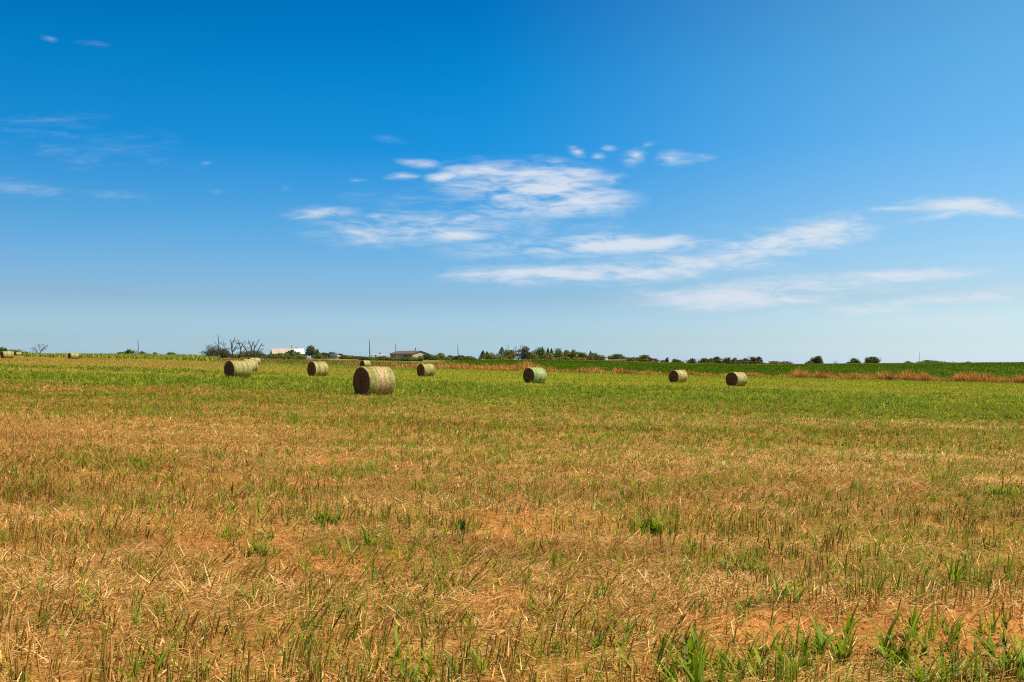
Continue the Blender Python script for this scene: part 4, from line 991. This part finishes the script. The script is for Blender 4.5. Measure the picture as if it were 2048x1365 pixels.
def pole(px, top, Y, label, r=.16, cap=True, lean=0.0, fit=False):
    X, z = at(px, Y); root = empty('utility_pole', (X, Y, z)); tag(root, label, 'pole', 'utility poles on the skyline')
    h = zpix(top, Y) - z
    p = MB(); p.tube([(0, 0, -.4), (-lean * .5, 0, h * .5), (-lean, 0, h)], [r * 1.15, r, r * .8], 8); p.build('post', M_pole, root, smooth=True)
    if cap:
        c = MB(); c.tube([(-lean - .02, -.02, h - .9), (-lean - .02, -.02, h + .15)], [.07, .05], 6); c.tube([(-lean, -.28, h - 1.9), (-lean, -.28, h - 1.1)], [.2, .2], 10); c.build('insulator', M_grey, root)
    if fit:
        c = MB(); c.box(-lean - 1.0, -lean + .1, -.06, .06, h - .5, h - .35); c.tube([(-lean - .5, -.3, h - 3.4), (-lean - .5, -.3, h - 2.3)], [.36, .36], 10); c.build('transformer', M_grey, root)
    return root
pole(276.5, 681.5, 470, 'leftmost utility pole, rising from weeds on the skyline', .17)
pole(739.8, 681.5, 408, 'tall utility pole beside the white camper', .19, lean=.15)
pole(791.3, 688, 450, 'thin pole behind the roof of the tan house', .15, False)
pole(917, 690, 425, 'leaning utility pole among bushes beyond the house', .17, False, .35)
pole(1016.3, 690.5, 470, 'short pole with a transformer showing above the olive tree', .15, False, 0, True)

def mast():
    Y = 900; X, z = at(1839, Y); root = empty('radio_mast', (X, Y, z)); tag(root, 'thin radio mast on the crest, far off at the crop end', 'mast')
    h = zpix(705, Y) - z; m = MB()
    for k in range(3):
        a = k * 2.094; m.tube([(math.cos(a) * .22, math.sin(a) * .22, -.5), (math.cos(a) * .18, math.sin(a) * .18, h)], [.045, .04], 5)
    for i in range(int(h / 1.2)):
        for k in range(3):
            a = k * 2.094; b = a + 2.094; z0 = i * 1.2
            m.tube([(math.cos(a) * .2, math.sin(a) * .2, z0), (math.cos(b) * .2, math.sin(b) * .2, z0 + 1.2)], [.025, .025], 4)
    m.build('lattice', M_grey, root)
mast()

def straw_heap(px, Y, w, label):
    X, z = at(px, Y); br = np.random.default_rng(int(px)); root = empty('straw_heap', (X, Y, z)); tag(root, label, 'straw heap', 'straw heaps below the first cedars')
    na, nr = 20, 6; V = []
    for i in range(nr):
        f = i / (nr - 1)
        for k in range(na):
            a = 2 * math.pi * k / na; q = w * (1 - f) * (1 + .12 * br.normal()); V.append((math.cos(a) * q, math.sin(a) * q, w * .8 * math.sin(f * 1.57) - .05))
    Q = [(i * na + k, i * na + (k + 1) % na, (i + 1) * na + (k + 1) % na, (i + 1) * na + k) for i in range(nr - 1) for k in range(na)]
    np_mesh('heap', np.array(V), np.array(Q), M_heap, None, root, True)
    n = 120; a = br.uniform(0, 6.28, n); q = br.uniform(0, w, n); P = np.stack([np.cos(a) * q, np.sin(a) * q, w * .8 * np.sqrt(np.clip(1 - (q / w) ** 2, 0, 1))], 1)
    v, qq, c = ribbon_geo(P, br.uniform(0, 6.28, n), br.uniform(.15, .4, n), br.uniform(.5, 1.7, n), br.uniform(-.3, .8, n), br.uniform(.03, .06, n), 1, np.array([(.5, .4, .16)]) * br.uniform(.7, 1.2, n)[:, None]); np_mesh('loose_straw', v, qq, M_straw, c, root)['kind'] = 'stuff'
M_heap = plain('pale_straw_heap', (.44, .35, .14), .3, 6, .9, .4)
straw_heap(964.5, 412, .62, 'pale straw heap below the first cedar, leftmost of three')
straw_heap(969, 411, .5, 'pale straw heap between two others below the cedars')
straw_heap(976.5, 411, .45, 'smallest pale straw heap, below the tall olive bush by the cedars')

# ------------------------------------------------------------------ sun, sky, camera
SUN_EL, SUN_AZ = R(59), R(111)            # azimuth clockwise from the view direction (+y)
sd = Vector((math.sin(SUN_AZ) * math.cos(SUN_EL), math.cos(SUN_AZ) * math.cos(SUN_EL), math.sin(SUN_EL)))
ld = bpy.data.lights.new('sun', 'SUN'); ld.energy = 5.0; ld.angle = R(.53); ld.color = (1, .93, .80)
lo = bpy.data.objects.new('sun', ld); COL.objects.link(lo); lo.location = (60, 0, 80); lo.rotation_euler = (-sd).to_track_quat('-Z', 'Y').to_euler()

def build_world():
    w = bpy.data.worlds.new('World'); S.world = w; w.use_nodes = True; nt = w.node_tree; n = nt.nodes; l = nt.links; n.clear()
    out = n.new('ShaderNodeOutputWorld'); bg = n.new('ShaderNodeBackground'); l.new(bg.outputs[0], out.inputs[0]); bg.inputs['Strength'].default_value = .0683
    sky = n.new('ShaderNodeTexSky'); sky.sky_type = 'NISHITA'; sky.sun_disc = False; sky.sun_elevation = SUN_EL; sky.sun_rotation = SUN_AZ
    sky.air_density = 1.0; sky.dust_density = 1.2; sky.ozone_density = 2.0
    def math_(op, a, b=None, c=None, clamp=False):
        m = n.new('ShaderNodeMath'); m.operation = op; m.use_clamp = clamp
        for i, v in enumerate((a, b, c)):
            if v is None: continue
            if isinstance(v, (int, float)): m.inputs[i].default_value = v
            else: l.new(v, m.inputs[i])
        return m.outputs[0]
    tc = n.new('ShaderNodeTexCoord'); sx = n.new('ShaderNodeSeparateXYZ'); l.new(tc.outputs['Generated'], sx.inputs[0])
    dx, dy, dz = sx.outputs
    dyc = math_('MAXIMUM', dy, .08); u = math_('DIVIDE', dx, dyc); v = math_('DIVIDE', dz, dyc)
    hz = math_('SQRT', math_('ADD', math_('MULTIPLY', dx, dx), math_('MULTIPLY', dy, dy)))
    tanel = math_('DIVIDE', math_('MAXIMUM', dz, 0.0), math_('MAXIMUM', hz, .001))
    # deepen the blue with height; red added overhead, out of view, to warm shade
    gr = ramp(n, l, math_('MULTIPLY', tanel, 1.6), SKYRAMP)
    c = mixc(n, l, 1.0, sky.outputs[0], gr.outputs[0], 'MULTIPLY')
    dark = math_('MULTIPLY_ADD', math_('MINIMUM', math_('MAXIMUM', dx, -.45), 0.0), .3, 1.0)
    cm = n.new('ShaderNodeVectorMath'); cm.operation = 'SCALE'; l.new(c, cm.inputs[0]); l.new(dark, cm.inputs['Scale'])
    vr = n.new('ShaderNodeMapRange'); vr.interpolation_type = 'SMOOTHSTEP'; l.new(dx, vr.inputs['Value']); vr.inputs['From Min'].default_value = -.06; vr.inputs['From Max'].default_value = .52
    veil = vr.outputs[0]
    vc = n.new('ShaderNodeVectorMath'); vc.operation = 'MULTIPLY_ADD'; l.new(ramp(n, l, math_('MULTIPLY', tanel, 2.6), [(0, (2.1, 1.85, 1.2)), (.35, (1.65, 1.6, .9)), (.95, (.95, 1.65, .95))]).outputs[0], vc.inputs[0]); l.new(veil, vc.inputs[1]); l.new(cm.outputs[0], vc.inputs[2])
    c = vc.outputs[0]
    # thin streaked cloud
    cb = n.new('ShaderNodeCombineXYZ'); l.new(u, cb.inputs[0]); l.new(v, cb.inputs[1])
    mp = n.new('ShaderNodeMapping'); mp.inputs['Scale'].default_value = (8, 50, 1); mp.inputs['Rotation'].default_value = (0, 0, R(3)); l.new(cb.outputs[0], mp.inputs[0])
    n1 = noise_node(n, l, mp.outputs[0], 1.0, 8, .6, .6)
    mp2 = n.new('ShaderNodeMapping'); mp2.inputs['Scale'].default_value = (24, 105, 1); l.new(cb.outputs[0], mp2.inputs[0])
    n2 = noise_node(n, l, mp2.outputs[0], 1.0, 6, .62, .8)
    mp3 = n.new('ShaderNodeMapping'); mp3.inputs['Scale'].default_value = (10, 24, 1); mp3.inputs['Location'].default_value = (4, 2, 0); l.new(cb.outputs[0], mp3.inputs[0])
    n3 = noise_node(n, l, mp3.outputs[0], 1.0, 3, .5)
    warp = n.new('ShaderNodeVectorMath'); warp.operation = 'MULTIPLY_ADD'; l.new(n3.outputs['Color'], warp.inputs[0]); warp.inputs[1].default_value = (.05, .014, 0); l.new(cb.outputs[0], warp.inputs[2])
    off = n.new('ShaderNodeVectorMath'); off.operation = 'SUBTRACT'; l.new(warp.outputs[0], off.inputs[0]); off.inputs[1].default_value = (.025, .007, 0)
    acc = None
    for (x, y, a, b, rot, k) in CLOUDS:
        m = n.new('ShaderNodeMapping'); m.vector_type = 'TEXTURE'
        m.inputs['Location'].default_value = ((x - CX) / F, (HY - y) / F, 0); m.inputs['Rotation'].default_value = (0, 0, R(rot)); m.inputs['Scale'].default_value = (a * 1.5 / F, b * 1.4 / F, 1)
        l.new(off.outputs[0], m.inputs[0])
        g = n.new('ShaderNodeTexGradient'); g.gradient_type = 'SPHERICAL'; l.new(m.outputs[0], g.inputs[0])
        q = math_('MULTIPLY', g.outputs['Fac'], k)
        acc = q if acc is None else math_('MAXIMUM', acc, q)
    e = math_('ADD', math_('MULTIPLY', math_('SUBTRACT', n1.outputs['Fac'], .5), 2.6), math_('MULTIPLY', math_('SUBTRACT', n2.outputs['Fac'], .5), 2.2))
    e = math_('MULTIPLY', e, math_('MULTIPLY_ADD', acc, 1.0, .16, True))
    d = math_('ADD', acc, e)
    mr = n.new('ShaderNodeMapRange'); mr.interpolation_type = 'SMOOTHSTEP'; l.new(d, mr.inputs['Value']); mr.inputs['From Min'].default_value = .0; mr.inputs['From Max'].default_value = 1.0; mr.inputs['To Max'].default_value = .92
    front = math_('MULTIPLY', mr.outputs[0], math_('GREATER_THAN', dy, .1)); front = math_('MULTIPLY', front, math_('GREATER_THAN', math_('ADD', acc, 0.0), .012))
    c = mixc(n, l, front, c, CLOUDCOL)
    l.new(c, bg.inputs['Color'])
    return bg
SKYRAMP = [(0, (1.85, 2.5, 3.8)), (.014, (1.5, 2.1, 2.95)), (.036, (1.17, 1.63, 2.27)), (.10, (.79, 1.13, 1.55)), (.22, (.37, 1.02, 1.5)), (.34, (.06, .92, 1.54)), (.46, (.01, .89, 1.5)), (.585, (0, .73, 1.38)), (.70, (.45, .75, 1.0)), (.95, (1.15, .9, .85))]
CLOUDCOL = (7.0, 7.7, 8.6)
CLOUDS = [
    (1075, 382, 165, 50, -6, 1.0), (1130, 400, 100, 30, -4, .8), (960, 348, 70, 18, -3, .8), (1150, 350, 80, 20, -10, .7), (885, 358, 32, 11, 0, .75), (1050, 412, 120, 18, 2, .8),
    (820, 455, 170, 34, 0, .72), (650, 425, 72, 14, 3, .62), (745, 432, 60, 11, 0, .6), (900, 470, 90, 16, -2, .7), (920, 436, 70, 13, 0, .6), (760, 482, 120, 14, 0, .4), (1010, 455, 60, 28, 0, .35),
    (1190, 492, 240, 22, 2, .92), (1330, 484, 120, 14, 5, .85), (1080, 548, 160, 20, 1, .92), (1250, 546, 180, 22, 2, .98),
    (1370, 535, 190, 27, 7, .9), (1560, 485, 190, 34, 13, .92), (1660, 455, 90, 22, 12, .8), (1500, 503, 150, 16, 5, .75),
    (1940, 413, 120, 20, -2, .75), (1790, 418, 80, 6, 3, .5), (2030, 426, 70, 10, 0, .65), (1890, 432, 70, 8, 6, .55),
    (1520, 590, 250, 28, 3, .92), (1800, 552, 150, 16, 2, .86), (1640, 568, 190, 20, 3, .7), (1850, 606, 260, 15, 5, .78), (1000, 440, 240, 70, -4, .3), (1320, 520, 330, 50, 5, .36), (1900, 640, 220, 20, 3, .35), (1980, 597, 90, 8, 4, .35),
    (808, 354, 28, 9, -3, .62), (843, 328, 36, 10, -10, .5), (780, 276, 36, 8, -6, .19), (1143, 308, 20, 10, -12, .6), (1195, 315, 14, 8, 0, .45), (1217, 298, 16, 7, -5, .55), (1272, 312, 26, 17, 15, .62), (1298, 291, 20, 7, 14, .42),
    (1360, 318, 36, 15, -5, .62), (1405, 320, 26, 8, 0, .4), (1222, 360, 30, 13, 6, .48), (1308, 365, 16, 5, -5, .42), (556, 380, 16, 6, 15, .5), (720, 357, 22, 5, -5, .35), (408, 328, 10, 5, 0, .2), (432, 384, 18, 6, 0, .25),
    (60, 380, 190, 18, -7, .17), (210, 300, 140, 14, -10, .15), (100, 285, 260, 60, -8, .13), (220, 392, 60, 9, 0, .2), (95, 78, 14, 6, -20, .22), (182, 87, 40, 6, -4, .2),
]
build_world()

cam = bpy.data.cameras.new('camera'); cam.lens = 35; cam.sensor_width = 36; cam.sensor_fit = 'HORIZONTAL'
cam.shift_y = (HY - 682.5) / 2048; cam.clip_end = 12000; cam.clip_start = .1
co = bpy.data.objects.new('camera', cam); COL.objects.link(co); co.location = (0, 0, ZC); co.rotation_euler = (R(90), 0, 0); S.camera = co

S.render.engine = 'CYCLES'
S.view_settings.view_transform = 'Standard'; S.view_settings.look = 'None'; S.view_settings.gamma = 1; S.view_settings.exposure = 0.55
S.cycles.max_bounces = 6; S.cycles.diffuse_bounces = 3; S.cycles.transmission_bounces = 4; S.cycles.transparent_max_bounces = 6
S.cycles.use_adaptive_sampling = True; S.cycles.adaptive_threshold = .015
S.cycles.use_denoising = False
S.cycles.filter_width = 1.15
